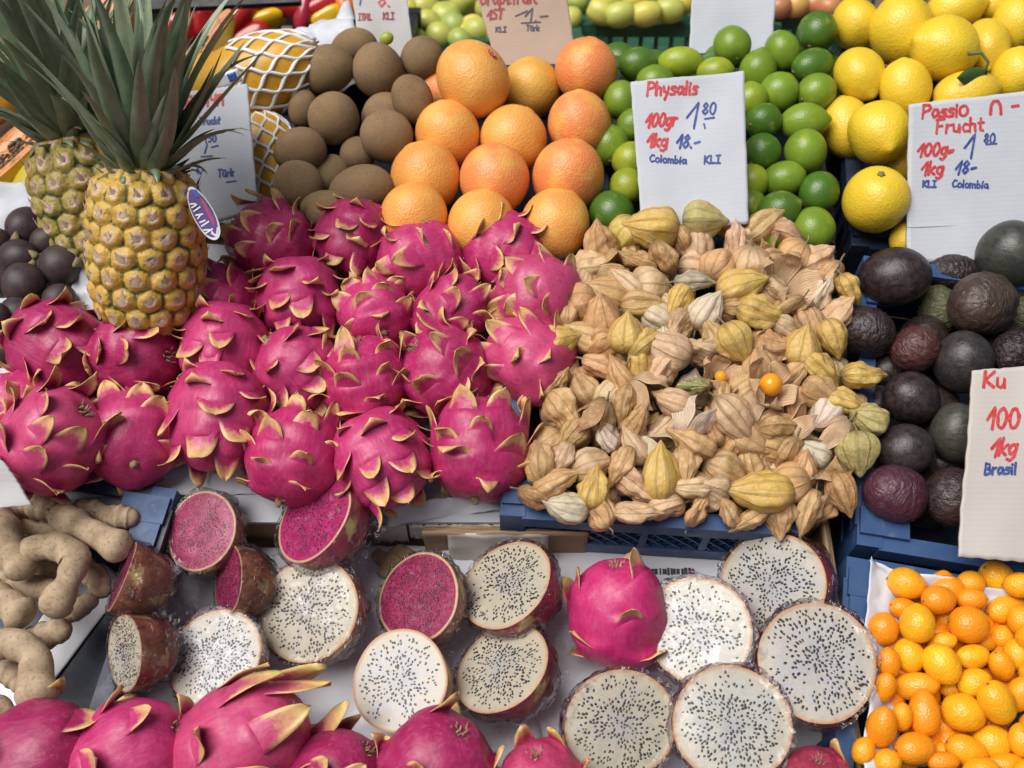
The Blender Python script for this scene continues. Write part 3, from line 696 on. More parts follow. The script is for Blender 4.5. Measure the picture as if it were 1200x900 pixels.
for k, (a_, b_, z_, zh) in enumerate(((.355, .425, .082, .020), (.43, .47, .075, .016), (.472, .515, .082, .022), (.36, .40, .052, .022), (.41, .50, .046, .018), (.30, .35, .07, .03))):
    xx = -w/2+w*(a_+.48)
    m.sheet(lambda u, v: Vector((-w/2+w*(a_+.48)+w*(b_-a_)*u, -.0015-.004*abs(nz3((u*3, v*3, k), 1.5, k))-.003*v, H-.004-(v*zh*1.4)*(1-.25*nz3((u*4, k, 0), 1)))), 16, 5, .0012, (0, -1, 0))
mobj('torn_paper', m.mesh('torn_paper', MAT['torn_paper']), dt)
# crumpled paper on the box, hanging over its front edge
def crumple(p, sc, amp, seed):
    return amp*(abs(nz3(p, sc, seed))*1.4+.6*abs(nz3(p, sc*2.3, seed+3))-.35)
def paper(name, label, cat, px_path0, px_path1, nu, nv, h0, h1, amp, mat='white_paper', seed=0, th=.0006, drop=None):
    """a crumpled sheet between two photo polylines at heights h0..h1"""
    def lerp(pp, u): k = u*(len(pp)-1); i = min(int(k), len(pp)-2); f = k-i; return (pp[i][0]*(1-f)+pp[i+1][0]*f, pp[i][1]*(1-f)+pp[i+1][1]*f)
    m = MB()
    def fn(u, v):
        a = lerp(px_path0, u); b = lerp(px_path1, u); h = h0*(1-v)+h1*v; q = at(a[0]*(1-v)+b[0]*v, a[1]*(1-v)+b[1]*v, h)
        if drop: q = q+Nv*drop(u, v)
        return q+Nv*(crumple(q, 22, amp, seed))+Rv*amp*.6*nz3(q, 18, seed+9)
    m.sheet(fn, nu, nv, th, Nv); c = fn(.5, .5)
    return tag(mobj(name, m.mesh(name, MAT[mat], True, c), None, Matrix.Translation(c)), label, cat)
paper('wrapping_paper', 'crumpled white paper sheet spread under the dragon fruit pile', 'paper', [(-60, 590), (180, 582), (300, 578), (450, 600), (592, 592)], [(60, 290), (300, 285), (600, 290)], 60, 40, -.056, -.056, .010, seed=2)
paper('wrapping_paper', 'white paper flap folded over the front edge of the cardboard box', 'paper', [(448, 618), (520, 606), (590, 600)], [(452, 592), (520, 584), (588, 578)], 26, 10, -.060, -.046, .012, seed=4)
paper('wrapping_paper', 'grey creased paper showing beside the yellow pineapple', 'paper', [(70, 372), (110, 378), (150, 385)], [(85, 320), (110, 312), (150, 318)], 20, 16, -.02, -.02, .016, seed=6)
paper('wrapping_paper', 'white paper sheet behind the mangosteens under the papayas', 'paper', [(-40, 285), (60, 285), (150, 300)], [(-40, 215), (50, 212), (150, 225)], 24, 14, -.04, -.02, .012, seed=8)
# white cardboard tray of cut fruit
x0, s0 = pl(95, 905, -.11); x1, s1 = pl(990, 905, -.11); _, sb = pl(700, 640, -.11); s0 -= .10
dt = empty('fruit_tray', TRS(PL((x0+x1)/2, s0, -.118), ROT_PL)); tag(dt, 'shallow white lined cardboard tray carrying the cut dragon fruit', 'tray')
w = x1-x0; d = sb-s0; m = MB(); m.box((0, d/2, 0), (w, d, .006)); mobj('base', m.mesh('base', MAT['tray_white'], False), dt)
def torn_wall(name, a, b, h, nlay, mat, seed, out):
    m = MB(); A = Vector((*a, 0)); B = Vector((*b, 0)); o = Vector((*out, 0))
    for k in range(nlay):
        m.sheet(lambda u, v: A.lerp(B, u)+o*(.0032*k)+Vector((0, 0, .004+v*(h*(1-.10*k)+.006*nz3((u*5, k*3, 0), 1, seed))))+o*(.0022*math.sin(v*5+k)*v), 40, 5, .0022, o)
    return mobj(name, m.mesh(name, MAT[mat], True), dt)
torn_wall('wall', (-w*.06, d-.004), (w*.17, d-.004), .066, 3, 'brown_card', 3, (0, 1))
torn_wall('wall', (w/2-.004, d*.10), (w/2-.004, d+.01), .078, 3, 'brown_card', 5, (1, 0)); torn_wall('wall', (w*.30, d+.003), (w/2-.01, d+.003), .074, 2, 'brown_card', 8, (0, 1))
m = MB(); m.sheet(lambda u, v: Vector((-w*.025+w*.14*u, d-.006-.010*(1-v)-.004*abs(nz3((u*3, v*2, 0), 1.3)), .005+.062*v)), 20, 8, .0012, (0, 1, 0)); mobj('paper_facing', m.mesh('paper_facing', MAT['torn_paper']), dt)
m = MB(); rngp = random.Random(9); xx = w*.20
while xx < w*.325:
    k = rngp.uniform(.0012, .0036); m.box((xx, d-.028, .0040), (k, .0085*rngp.uniform(.7, 1), .0012)); xx += k+rngp.uniform(.0006, .002)
mobj('printed_strip', m.mesh('printed_strip', MAT['print_ink'], False), dt)
paper('tray_liner', 'thin white paper lining the tray beneath the cut fruit', 'paper', [(140, 860), (400, 880), (640, 905)], [(205, 650), (420, 640), (590, 640)], 50, 40, -.108, -.108, .006, 'tray_white', seed=12)
m = MB(); c = at(462, 655, -.098); m.sheet(lambda u, v: at(440+44*u+6*math.sin(v*7), 672-30*v+5*math.sin(u*8), -.098)+Nv*crumple((u, v, 0), 4, .008, 3), 12, 8, .001, Nv); tag(mobj('cardboard_scrap', m.mesh('cardboard_scrap', MAT['brown_card'], True, c), None, Matrix.Translation(c)), 'torn brown cardboard scrap lying on the white liner', 'scrap')
paper('paper_liner', 'white paper lining the left side of the kumquat crate', 'paper', [(1012, 905), (1014, 800), (1016, 720), (1020, 652)], [(1056, 905), (1060, 820), (1062, 735), (1066, 690)], 40, 14, -.004, -.030, .012, seed=15)
paper('paper_liner', 'white paper lining the rear of the kumquat crate', 'paper', [(1018, 655), (1060, 672), (1130, 684), (1210, 698)], [(1030, 715), (1080, 725), (1140, 730), (1210, 740)], 40, 14, -.012, -.045, .012, seed=16)
paper('crate_liner', 'flat white card lining the floor of the tamarind crate', 'card', [(20, 850), (52, 812), (100, 748), (128, 712), (150, 680)], [(-20, 820), (10, 780), (50, 722), (84, 688), (120, 660)], 30, 20, -.100, -.100, .002, 'tray_white', 17)
# grey board end at the left edge
def card(name, label, px, Ds, mat, th=.004, cat='sign', group=None, nu=40, nv=40, warp=.0045, corner=None):
    """thin rectangular card given by its photo corners TL TR BR BL and their depths"""
    P = [atD(u, v, D) for (u, v), D in zip(px, Ds)]
    c = (P[0]+P[1]+P[2]+P[3])/4; ex = ((P[1]-P[0])+(P[2]-P[3])).normalized(); n = ex.cross((P[0]-P[3])+(P[1]-P[2])).normalized(); ey = n.cross(ex)
    if n.dot(CAM-c) < 0: n = -n
    M3 = Matrix((ex, ey, ex.cross(ey))).transposed(); loc = [M3.transposed() @ (p-c) for p in P]
    root = empty(name, TRS(c, M3)); tag(root, label, cat, group)
    m = MB(); sd = random.random()*9
    def fn(u, v):
        q = (loc[3].lerp(loc[2], u)).lerp(loc[0].lerp(loc[1], u), v); q = Vector((q.x, q.y, q.z+warp*nz3((u*2, v*2, sd), 1)))
        q.x += .0009*nz3((v*14, u*2, sd), 1)*abs(2*u-1); q.y += .0009*nz3((u*14, v*2, sd), 1)*abs(2*v-1); return q
    zz = 1 if (ex.cross(ey)).dot(CAM-c) > 0 else -1
    m.sheet(fn, nu, nv, th, (0, 0, zz)); mobj('board', m.mesh('board', MAT[mat]), root)
    root['_c'] = 0; del root['_c']
    return dict(root=root, c=c, M=M3, n=n, fn=fn, z=zz, loc=loc)
def on_card(S, u, v, off):
    r = ray(u, v); n = S['n']; D = ((S['c']-CAM).dot(n))/r.dot(n); p = S['M'].transposed() @ (CAM+r*D-S['c'])
    l = S['loc']; L0 = l[3]; W = (l[2]-l[3]+l[1]-l[0])/2; Hh = (l[0]-l[3]+l[1]-l[2])/2; q = p-L0
    a = max(0, min(1, q.dot(W)/W.length_squared)); b = max(0, min(1, q.dot(Hh)/Hh.length_squared)); s = S['fn'](a, b)
    for _ in range(5):
        e = Vector((p.x-s.x, p.y-s.y, 0)); a += e.dot(W)/W.length_squared; b += e.dot(Hh)/Hh.length_squared; s = S['fn'](a, b)
    return Vector((p.x, p.y, s.z+S['z']*off))

# ------------------------------------------------------------------ handwriting
def ell(cx, cy, rx, ry, a0=90, a1=450, n=14): return [(cx+rx*math.cos(math.radians(a0+(a1-a0)*i/n)), cy+ry*math.sin(math.radians(a0+(a1-a0)*i/n))) for i in range(n+1)]
GL = {
 'P': (.55, [[(0, -.05), (.06, 1)], [(.04, 1), (.38, .98), (.5, .78), (.38, .55), (.06, .45)]]), 'h': (.45, [[(.02, 1), (0, 0)], [(0, .40), (.15, .58), (.30, .52), (.34, 0)]]),
 'y': (.45, [[(0, .6), (.08, .2), (.30, .15)], [(.36, .62), (.30, .1), (.10, -.35)]]), 's': (.40, [[(.34, .58), (.10, .60), (.04, .40), (.30, .28), (.28, .05), (0, .02)]]),
 'a': (.50, [[(.36, .55), (.12, .60), (0, .28), (.12, .02), (.32, .18), (.38, .58), (.44, .02)]]), 'l': (.20, [[(.06, 1), (.05, 0)]]), 'i': (.18, [[(.05, .6), (.05, 0)], [(.06, .82), (.08, .88)]]),
 '1': (.42, [[(0, .40), (.32, 1), (.28, -.05)]]), '0': (.52, [ell(.22, .48, .20, .48)]), 'o': (.46, [ell(.2, .3, .19, .3)]), 'O': (.62, [ell(.26, .42, .25, .40)]),
 'g': (.48, [ell(.19, .33, .18, .27), [(.38, .6), (.37, -.1), (.22, -.34), (.02, -.24)]]), 'r': (.36, [[(.02, .6), (0, 0)], [(0, .36), (.12, .55), (.28, .58)]]), '-': (.45, [[(.02, .32), (.36, .38)]]), '=': (.40, [[(.02, .30), (.30, .36)], [(.02, .18), (.28, .24)]]),
 '8': (.50, [[(.22, .52), (.04, .72), (.20, .98), (.38, .75), (.22, .52), (.02, .25), (.20, 0), (.40, .24), (.22, .52)]]), '.': (.20, [[(.05, .02), (.08, -.02)]]), ',': (.2, [[(.08, .08), (.04, -.14)]]),
 'k': (.46, [[(.04, 1), (.02, 0)], [(.36, .60), (.06, .30), (.38, .02)]]), 'K': (.55, [[(.04, 1), (.02, 0)], [(.45, 1), (.06, .48), (.48, .02)]]), 'L': (.50, [[(.04, 1), (.02, .02), (.42, .04)]]),
 'I': (.45, [[(.18, 1), (.18, 0)], [(0, 1), (.36, 1)], [(0, 0), (.36, 0)]]), 'C': (.55, [[(.46, .88), (.22, 1), (.02, .5), (.18, .02), (.46, .14)]]), 'c': (.40, [[(.34, .54), (.14, .60), (.02, .3), (.14, .02), (.34, .08)]]),
 'm': (.66, [[(.02, .6), (0, 0)], [(0, .4), (.14, .58), (.26, .5), (.27, 0)], [(.27, .4), (.42, .58), (.53, .5), (.55, 0)]]), 'b': (.46, [[(.03, 1), (.02, .02), (.26, .02), (.36, .3), (.24, .52), (.04, .42)]]),
 'F': (.55, [[(.06, 1), (.02, 0)], [(.0, 1), (.46, 1.02)], [(.04, .52), (.36, .54)]]), 'u': (.48, [[(.02, .6), (.04, .12), (.20, .02), (.34, .2), (.36, .6), (.38, 0)]]), 't': (.36, [[(.14, .95), (.12, .1), (.28, .02)], [(0, .60), (.30, .62)]]),
 'n': (.46, [[(.02, .6), (0, 0)], [(0, .38), (.16, .58), (.32, .5), (.35, 0)]]), 'N': (.62, [[(0, 0), (.02, .62), (.16, .95), (.36, .95), (.48, .6), (.50, 0)]]), 'B': (.52, [[(.04, 1), (.02, 0)], [(.04, 1), (.34, .9), (.34, .62), (.05, .52), (.42, .42), (.40, .10), (.02, 0)]]),
 'z': (.40, [[(0, .6), (.32, .58), (.02, .04), (.34, .02)]]), 'T': (.52, [[(.22, 1), (.20, 0)], [(0, 1), (.45, 1)]]), 'ü': (.48, [[(.02, .6), (.04, .12), (.20, .02), (.34, .2), (.36, .6), (.38, 0)], [(.08, .8), (.10, .86)], [(.28, .8), (.30, .86)]]),
 'A': (.60, [[(0, 0), (.06, .9), (.42, .96), (.48, 0)], [(.02, .42), (.48, .46)]]), 'H': (.60, [[(.03, 1), (.02, 0)], [(.46, 1), (.47, 0)], [(.02, .5), (.46, .52)]]), 'Y': (.58, [[(.02, 1), (.06, .55), (.42, .50)], [(.46, 1), (.42, .5), (.34, -.05)]]),
 '5': (.48, [[(.38, 1), (.06, .98), (.04, .56), (.30, .58), (.38, .28), (.22, .0), (0, .06)]]), 'S': (.48, [[(.40, .92), (.14, 1), (.04, .74), (.36, .42), (.34, .08), (0, .04)]]), '_': (.5, [[(0, -.05), (.5, 0)]]), 'd': (.48, [ell(.18, .3, .17, .28), [(.37, 1), (.38, 0)]]),
 'M': (.70, [[(0, 0), (.05, 1), (.30, .4), (.55, 1), (.60, 0)]]), 'e': (.42, [[(.04, .3), (.32, .36), (.2, .60), (.02, .35), (.12, .02), (.34, .1)]]), 'f': (.34, [[(.30, .92), (.16, 1), (.10, .7), (.10, 0)], [(0, .56), (.26, .58)]]), 'p': (.46, [[(.02, .6), (0, -.4)], [(0, .5), (.2, .6), (.36, .4), (.26, .06), (.02, .12)]]), '6': (.48, [[(.34, .98), (.08, .55), (.02, .22), (.20, 0), (.38, .20), (.28, .44), (.06, .34)]]), 'G': (.58, [[(.46, .85), (.22, 1), (.02, .5), (.18, .02), (.46, .12), (.46, .45), (.28, .45)]]), ' ': (.35, []), "'": (.2, [[(.05, 1.0), (.04, .8)]])}
def write(S, text, u, v, h, ink, wpx, slope=0.0, slant=.08, sx=1.0, label=None, strokes=None, passes=2):
    """write text with its baseline starting at photo point (u, v), cap height h px"""
    rng = random.Random(hash_(text)+int(u)); m = MB(); x = 0
    def stroke(pts):
        # resample, then a flat marker ribbon with round ends
        P = []
        for a, b in zip(pts[:-1], pts[1:]):
            k = max(1, int(math.hypot(b[0]-a[0], b[1]-a[1])/1.6)); P += [(a[0]+(b[0]-a[0])*i/k, a[1]+(b[1]-a[1])*i/k) for i in range(k)]
        P.append(pts[-1])
        n = len(P); L = []; Rr = []
        for i in range(n):
            a = P[max(i-1, 0)]; b = P[min(i+1, n-1)]; dx, dy = b[0]-a[0], b[1]-a[1]; l = math.hypot(dx, dy) or 1; nx, ny = -dy/l, dx/l; wv = wpx/2*(1+.22*nz3((P[i][0]*.15, P[i][1]*.15, 0), 1, u))
            L.append((P[i][0]+nx*wv, P[i][1]+ny*wv)); Rr.append((P[i][0]-nx*wv, P[i][1]-ny*wv))
        zz = off[0]; off[0] += .000012
        vs = [on_card(S, *p, zz) for p in L]+[on_card(S, *p, zz) for p in Rr]; m.add(vs, [(i, i+1, n+i+1, n+i) for i in range(n-1)])
        for e in (0, n-1):
            c = P[e]; ring = [(c[0]+wpx*.5*math.cos(t*PI/4), c[1]+wpx*.5*math.sin(t*PI/4)) for t in range(8)]; m.add([on_card(S, *p, zz+.000005) for p in ring], [tuple(range(8))])
    off = [.0006]
    if strokes:
        for s in strokes: stroke(s)
    for ch in text:
        wd, ss = GL[ch]
        for s in ss:
            for k in range(passes):
                j = lambda: rng.uniform(-.018, .018)*(1+k)
                stroke([(u+(x+px*sx+py*slant+j())*h, v+slope*(x+px*sx)*h-(py+j())*h) for px, py in s])
        x += (wd+.05)*sx
    o = mobj('writing', m.mesh('writing', MAT[ink], False), S['root'])
    if label: o['label'] = label
    return o
def hash_(t): return sum((i+1)*ord(c) for i, c in enumerate(t))

S = card('price_sign', 'white cardboard Physalis price sign standing above the physalis heap', [(739, 96), (872, 83), (877, 262), (752, 268)], [1.285, 1.285, 1.262, 1.262], 'white_card', group='handwritten price signs')
write(S, 'Physalis', 758, 112, 15, 'red_ink', 2.9, -.035, .06, 1.15, 'red heading reading Physalis'); write(S, '100gr', 756, 149, 15.5, 'red_ink', 3.0, -.06, .22, .95); write(S, '1', 804, 148, 28, 'blue_ink', 2.5, 0, .15, 1.15); write(S, '80', 823, 134, 14, 'blue_ink', 2.2, -.05, .12, 1.1); write(S, '', 0, 0, 1, 'blue_ink', 2.2, strokes=[[(826, 139), (837, 137.5)], [(825, 145), (826, 150)]])
write(S, '1kg', 758, 172, 15, 'red_ink', 3.1, 0, .15, 1.1); write(S, '18.-', 792, 173, 15.5, 'blue_ink', 2.6, -.02, .2, 1.05); write(S, 'Colombia', 761, 190, 8.5, 'blue_ink', 2.0, .04, .05, 1.35); write(S, 'KLI', 825, 192, 9, 'blue_ink', 2.0, -.03, .05, 1.35)
S = card('price_sign', 'wide white cardboard Passion Frucht price sign in front of the lemons', [(1066, 122), (1290, 97), (1290, 306), (1063, 307)], [1.285, 1.285, 1.295, 1.295], 'white_card', group='handwritten price signs')
write(S, 'PassiO', 1081, 138, 15, 'red_ink', 3.0, -.04, .04, 1.25); write(S, 'N', 1160, 134, 16, 'red_ink', 3.4, 0, 0, 1.5); write(S, '-', 1185, 130, 15, 'red_ink', 3.6, -.06, 0, 1.4); write(S, 'Frucht', 1097, 156, 15.5, 'red_ink', 2.8, -.05, .06, 1.25)
write(S, '100g=', 1075, 183, 15, 'red_ink', 3.0, -.05, .2, 1.12); write(S, '1', 1129, 184, 27, 'blue_ink', 2.5, 0, .15, 1.1); write(S, '80', 1152, 168, 11.5, 'blue_ink', 2.1, 0, .1, 1.1); write(S, '', 0, 0, 1, 'blue_ink', 2.0, strokes=[[(1155, 169.5), (1167, 168.5)]])
write(S, '1kg', 1080, 204, 15, 'red_ink', 3.0, 0, .15, 1.2); write(S, '18-', 1119, 204, 15, 'blue_ink', 2.5, -.08, .2, 1.15); write(S, 'KLI', 1082, 219, 7.5, 'blue_ink', 2.1, 0, .05, 1.35); write(S, 'Colombia', 1116, 219, 8.5, 'blue_ink', 2.0, .04, .1, 1.30)
m = MB(); m.bar(on_card(S, 1064.5, 266, .0004), on_card(S, 1280, 258, .0004), .0011, .0006, (0, 0, 1)); mobj('fold_line', m.mesh('fold_line', MAT['grey_card'], False), S['root'])
S = card('price_sign', 'beige cardboard price sign reading 100 and 1kg Brasil standing behind the kumquats', [(1140, 434), (1262, 424), (1262, 664), (1124, 652)], [1.095, 1.095, 1.062, 1.062], 'beige_card', group='handwritten price signs')
write(S, 'Ku', 1152, 454, 19, 'red_ink', 3.4, .02, .08, 1.35); write(S, '100', 1155, 502, 24, 'red_ink', 3.6, 0, .12, 1.05); write(S, '1kg', 1160, 534, 20, 'red_ink', 3.6, -.04, .25, 1.05); write(S, 'Brasil', 1154, 556, 13, 'blue_ink', 2.8, -.02, .05, 1.2)
S = card('price_sign', 'narrow white cardboard sign for the papayas behind the pineapples', [(196, 110), (290, 98), (303, 246), (214, 268)], [1.315, 1.315, 1.29, 1.29], 'white_card', group='handwritten price signs')
write(S, 'PAHAYA', 210, 126, 13, 'red_ink', 2.6, -.06, .02, 1.08); write(S, 'Frucht', 234, 147, 8.5, 'blue_ink', 1.8, -.06, .1, 1.0); write(S, '50', 245, 167, 8, 'blue_ink', 1.7, -.05, .05, 1.1); write(S, '', 0, 0, 1, 'blue_ink', 1.7, strokes=[[(241, 163), (243, 171), (240, 180)], [(248, 173), (256, 171)], [(236, 184), (249, 183)], [(265, 213), (277, 212)]])
write(S, '6,-', 230, 203, 8.5, 'blue_ink', 1.7, -.05, .05, 1.0); write(S, 'Türk', 255, 207, 8.5, 'blue_ink', 1.7, -.04, .05, 1.15)
S = card('price_sign', 'tan cardboard sign marked 1 ST standing behind the grapefruit', [(540, -70), (655, -70), (677, 78), (583, 80)], [1.47, 1.47, 1.475, 1.475], 'tan_card', group='handwritten price signs')
write(S, 'Grapefruit', 562, 6, 17, 'darkred_ink', 2.2, -.03, .02, .88); write(S, '1ST', 571, 23, 11.5, 'darkred_ink', 2.2, -.05, .1, 1.1); write(S, '1.-', 615, 25, 15, 'dark_ink', 1.9, -.02, .1, 1.6); write(S, 'KLI', 581, 38, 6, 'dark_ink', 1.5, -.04, .02, 1.3); write(S, 'Türk', 617, 36, 6.5, 'dark_ink', 1.5, 0, .02, 1.2); write(S, '', 0, 0, 1, 'dark_ink', 1.6, strokes=[[(611, 27), (633, 26)], [(604, 19), (618, 13)]])
S = card('price_sign', 'grey cardboard sign marked ITAL KLI standing behind the kiwis', [(405, -50), (470, -50), (486, 66), (424, 70)], [1.47, 1.47, 1.475, 1.475], 'grey_card', group='handwritten price signs')
write(S, '1', 417, 5, 18, 'blue_ink', 1.8, 0, .1, 1.0); write(S, '8.', 443, 8, 18, 'red_ink', 2.0, 0, .1, 1.15); write(S, 'ITAL', 420, 24, 7.5, 'darkred_ink', 1.6, -.02, .05, .95); write(S, 'KLI', 449, 23, 7.5, 'darkred_ink', 1.6, -.02, .05, 1.1)
card('price_sign', 'blank pale grey cardboard sign standing behind the limes', [(814, -60), (911, -60), (903, 92), (806, 96)], [1.49, 1.49, 1.485, 1.485], 'white_card', group='handwritten price signs')
card('card_board', 'blank grey board corner beside the tamarinds at the left edge', [(-60, 525), (2, 540), (36, 592), (-60, 600)], [1.06, 1.06, 1.06, 1.06], 'grey_card', cat='card')
# ------------------------------------------------------------------ whole dragon fruit pile
PK = (.40, .013, .104); PK2 = (.46, .024, .134); PK3 = (.31, .009, .080); PK4 = (.48, .047, .146)
DR = [ # u, v, px, axis angle, towards viewer, variant, colour, label
 (318,283,96,150,10,0,PK3,'back row dragon fruit at the left end, right of the pineapple tag'),
 (415,280,92,-110,15,1,PK3,'back row dragon fruit directly below the kiwis'),
 (492,305,94,200,20,2,PK2,'back row dragon fruit below the leftmost front grapefruit'),
 (592,298,98,-20,5,3,PK,'back row dragon fruit at the right end below the grapefruit'),
 (252,352,94,160,15,4,PK,'dragon fruit touching the right foot of the yellow pineapple'),
 (352,350,98,-80,10,1,PK2,'dragon fruit with a long curled yellow scale at its upper left'),
 (440,368,86,120,-50,3,PK2,'small dragon fruit showing its stem end, second row centre'),
 (530,366,88,40,10,2,PK,'small dragon fruit with raised orange tipped scales, left of the rightmost column'),
 (630,347,98,170,-40,0,PK4,'dragon fruit at the right edge of the pile, second row, beside the physalis'),
 (72,410,112,-30,15,2,PK3,'dragon fruit at the left end, just right of the mangosteens'),
 (158,417,104,0,25,0,PK3,'smooth dragon fruit below the left foot of the pineapple'),
 (262,408,104,-95,10,4,PK2,'dragon fruit with one long drooping pale scale on its front'),
 (350,433,100,-45,-20,3,PK2,'dragon fruit in the middle of the third row, left of centre'),
 (428,447,102,100,10,1,PK,'upright dragon fruit in the third row centre'),
 (522,438,106,140,25,0,PK,'big dragon fruit of the third row with yellow tipped scales'),
 (620,422,102,150,-30,2,PK4,'dragon fruit half hidden by a yellow physalis husk'),
 (28,482,92,180,10,3,PK2,'dragon fruit at the left frame edge behind another one'),
 (62,517,122,40,15,4,PK4,'front row dragon fruit at the left end above the tamarinds'),
 (157,512,112,120,-55,0,PK2,'front row dragon fruit showing its pale stem stub'),
 (258,490,120,-90,10,2,PK2,'big round front row dragon fruit, third from the left'),
 (345,535,112,75,-25,1,PK,'front row dragon fruit with stem end down, behind the glossy magenta half'),
 (448,538,114,-60,15,3,PK2,'smooth front row dragon fruit, second from the right'),
 (562,525,118,85,-15,4,PK,'front row dragon fruit with long upright scales beside the blue crate corner')]
rng = random.Random(77)
its = [dict(u=q[0], v=q[1], px=q[2]*.95) for q in DR]; settle(its, -.002, .88)
for q, it in zip(DR, its):
    roll = rng.uniform(0, 6.28); dragon_fruit(it['p'], it['px']/.95*it['m']*.93, axis_of(q[3], q[4]), roll, q[5], jit(q[6], .06, rng), q[7], 'whole dragon fruits in the pile')
FR = [(40,896,140,20,10,6,PK3,'front edge dragon fruit cut off by the lower left corner'),
 (150,893,134,35,10,7,PK2,'smooth front edge dragon fruit, second from the left corner'),
 (276,880,134,33,12,5,PK4,'long front edge dragon fruit with yellow green finger like tips'),
 (386,914,106,40,10,7,PK3,'front edge dragon fruit low between the long one and the dull purple one'),
 (506,910,132,60,20,6,PK3,'dull purple front edge dragon fruit below the split white half'),
 (636,930,106,100,25,7,(.40,.03,.10),'front edge dragon fruit with brown dried tips, bottom centre'),
 (952,932,96,90,25,6,(.26,.02,.045),'dark red front edge dragon fruit left of the kumquat crate')]
its = [dict(u=q[0], v=q[1], px=q[2]*.9) for q in FR]; settle(its, -.02, .86)
for q, it in zip(FR, its): dragon_fruit(it['p'], it['px']/.9*it['m'], axis_of(q[3], q[4]), rng.uniform(0, 6.28), q[5], jit(q[6], .06, rng), q[7], 'whole dragon fruits along the front edge')
p = at(725, 720, -.045); dragon_fruit(p, 112*Dof(p)/FPX, axis_of(95, 15), 2.2, 6, (.50,.018,.135), 'single whole dragon fruit among the cut halves on the tray', 'whole dragon fruits along the front edge')
# ------------------------------------------------------------------ cut dragon fruit
W1 = (.44,.435,.42); W2 = (.42,.375,.29); W3 = (.43,.435,.44); MG = (.24,.012,.060); MG2 = (.32,.030,.09)
SK1 = (.34,.045,.075); SK2 = (.30,.10,.06); SK3 = (.42,.06,.12)
CT = [ # u,v (face centre), px, normal (right, up, viewer), variant, flesh, skin, wrapped, squash, label
 (236,622,96,(-.25,.25,.9),5,MG2,SK2,1,(1,.95,.9),'dull pink cut half with fine seeds beside the tamarind crate'),
 (268,680,96,(-.72,.2,.6),4,MG,SK2,1,(.8,1.0,1),'magenta cut piece turned left, wrapped in wrinkled film'),
 (368,607,112,(-.48,.42,.75),4,(.36,.008,.11),SK3,1,(.98,1.0,.95),'glossy magenta half lying against the front of the dragon fruit pile'),
 (143,676,90,(-.75,.35,.4),5,MG2,SK2,1,(.95,.95,1.15),'crumpled film parcel of cut fruit beside the tamarinds'),
 (146,765,94,(-.62,.05,.72),0,W2,SK2,1,(.95,1.02,1.1),'beige seeded half turned to the left with brown skin'),
 (252,770,116,(-.10,.42,.88),1,W3,SK1,1,(1,.96,.8),'white seeded half just above the long dragon fruit'),
 (362,715,124,(-.22,.22,.93),2,W2,SK2,1,(.98,1,.9),'cream seeded half at the left of the tray, below the glossy magenta half'),
 (490,700,110,(-.42,.36,.82),5,MG,SK2,1,(.98,1.04,.8),'deep red half at the top of the tray below the torn box'),
 (592,685,114,(-.42,.52,.72),0,W2,SK1,1,(1,1.05,.95),'cream seeded half leaning at the tray top beside the cardboard flap'),
 (468,797,118,(-.18,.34,.9),3,W3,SK2,0,(1,1,.75),'bright white unwrapped half with greenish brown rim'),
 (588,782,118,(-.40,.58,.68),1,W2,SK1,1,(1.02,1.0,1),'tilted cream half with glossy maroon skin under its face'),
 (905,683,122,(-.52,.22,.82),2,W1,SK1,1,(.98,1.08,1.05),'greyish half turned left at the rear right corner of the tray'),
 (818,738,126,(-.20,.30,.92),3,W1,SK3,1,(1,.98,.85),'white seeded half right of the single whole dragon fruit'),
 (957,775,140,(-.05,.42,.9),0,W3,SK1,1,(1.03,.98,.75),'largest bright white half beside the kumquat crate'),
 (727,848,126,(.02,.30,.95),2,W2,SK1,1,(.98,1.05,.8),'greyish cream half with pink rim at the bottom centre'),
 (858,848,136,(-.06,.34,.93),1,W1,SK3,1,(1,1.0,.8),'white half at the bottom right, in front of the largest one')]
its = [dict(u=q[0], v=q[1], px=q[2]*.8, h=0) for q in CT]
hs = [-.035,-.04,-.01,-.02,-.005,-.03,-.04,-.045,-.035,-.03,-.04,-.03,-.025,0,-.01,.005]
for it, h in zip(its, hs): it['h'] = h
settle(its, 0, .72)
for q, it in zip(CT, its):
    cut_fruit(it['p'], q[2]*it['m'], camdir(q[3][0]*1.3, q[3][1]*1.25, q[3][2]), rng.uniform(-.6, .6), q[4], jit(q[5], .04, rng), jit(q[6], .1, rng), q[9], 'cut dragon fruit halves on the tray', bool(q[7]), q[8])
for (u, v, px, lab) in ((200, 706, 62, 'crumpled clear film lying between the wrapped parcel and the pink halves'), (648, 748, 40, 'loose crumpled film beside the tilted maroon half'), (560, 838, 46, 'clear film crumpled at the tray front below the tilted half')):
    p = at(u, v, -.066); m_ = Dof(p)/FPX; m = MB(); sd = u*.1
    def fl(a, b): x, y = a*2-1, b*2-1; return Vector((x, y*.7, .34*(1-x*x)*(1-y*y)+.55*abs(nz3((x, y, 0), 2.1, sd))*(1.2-abs(x))+.22*abs(nz3((x, y, 0), 5, sd+2))))
    m.grid(fl, 34, 28, 0, lambda a, b: 1.0); o = mobj('film_scrap', m.mesh('film_scrap', MAT['film']), None, TRS(p, ROT_PL, px*m_/2*1.15)); tag(o, lab, 'plastic film', 'loose film')
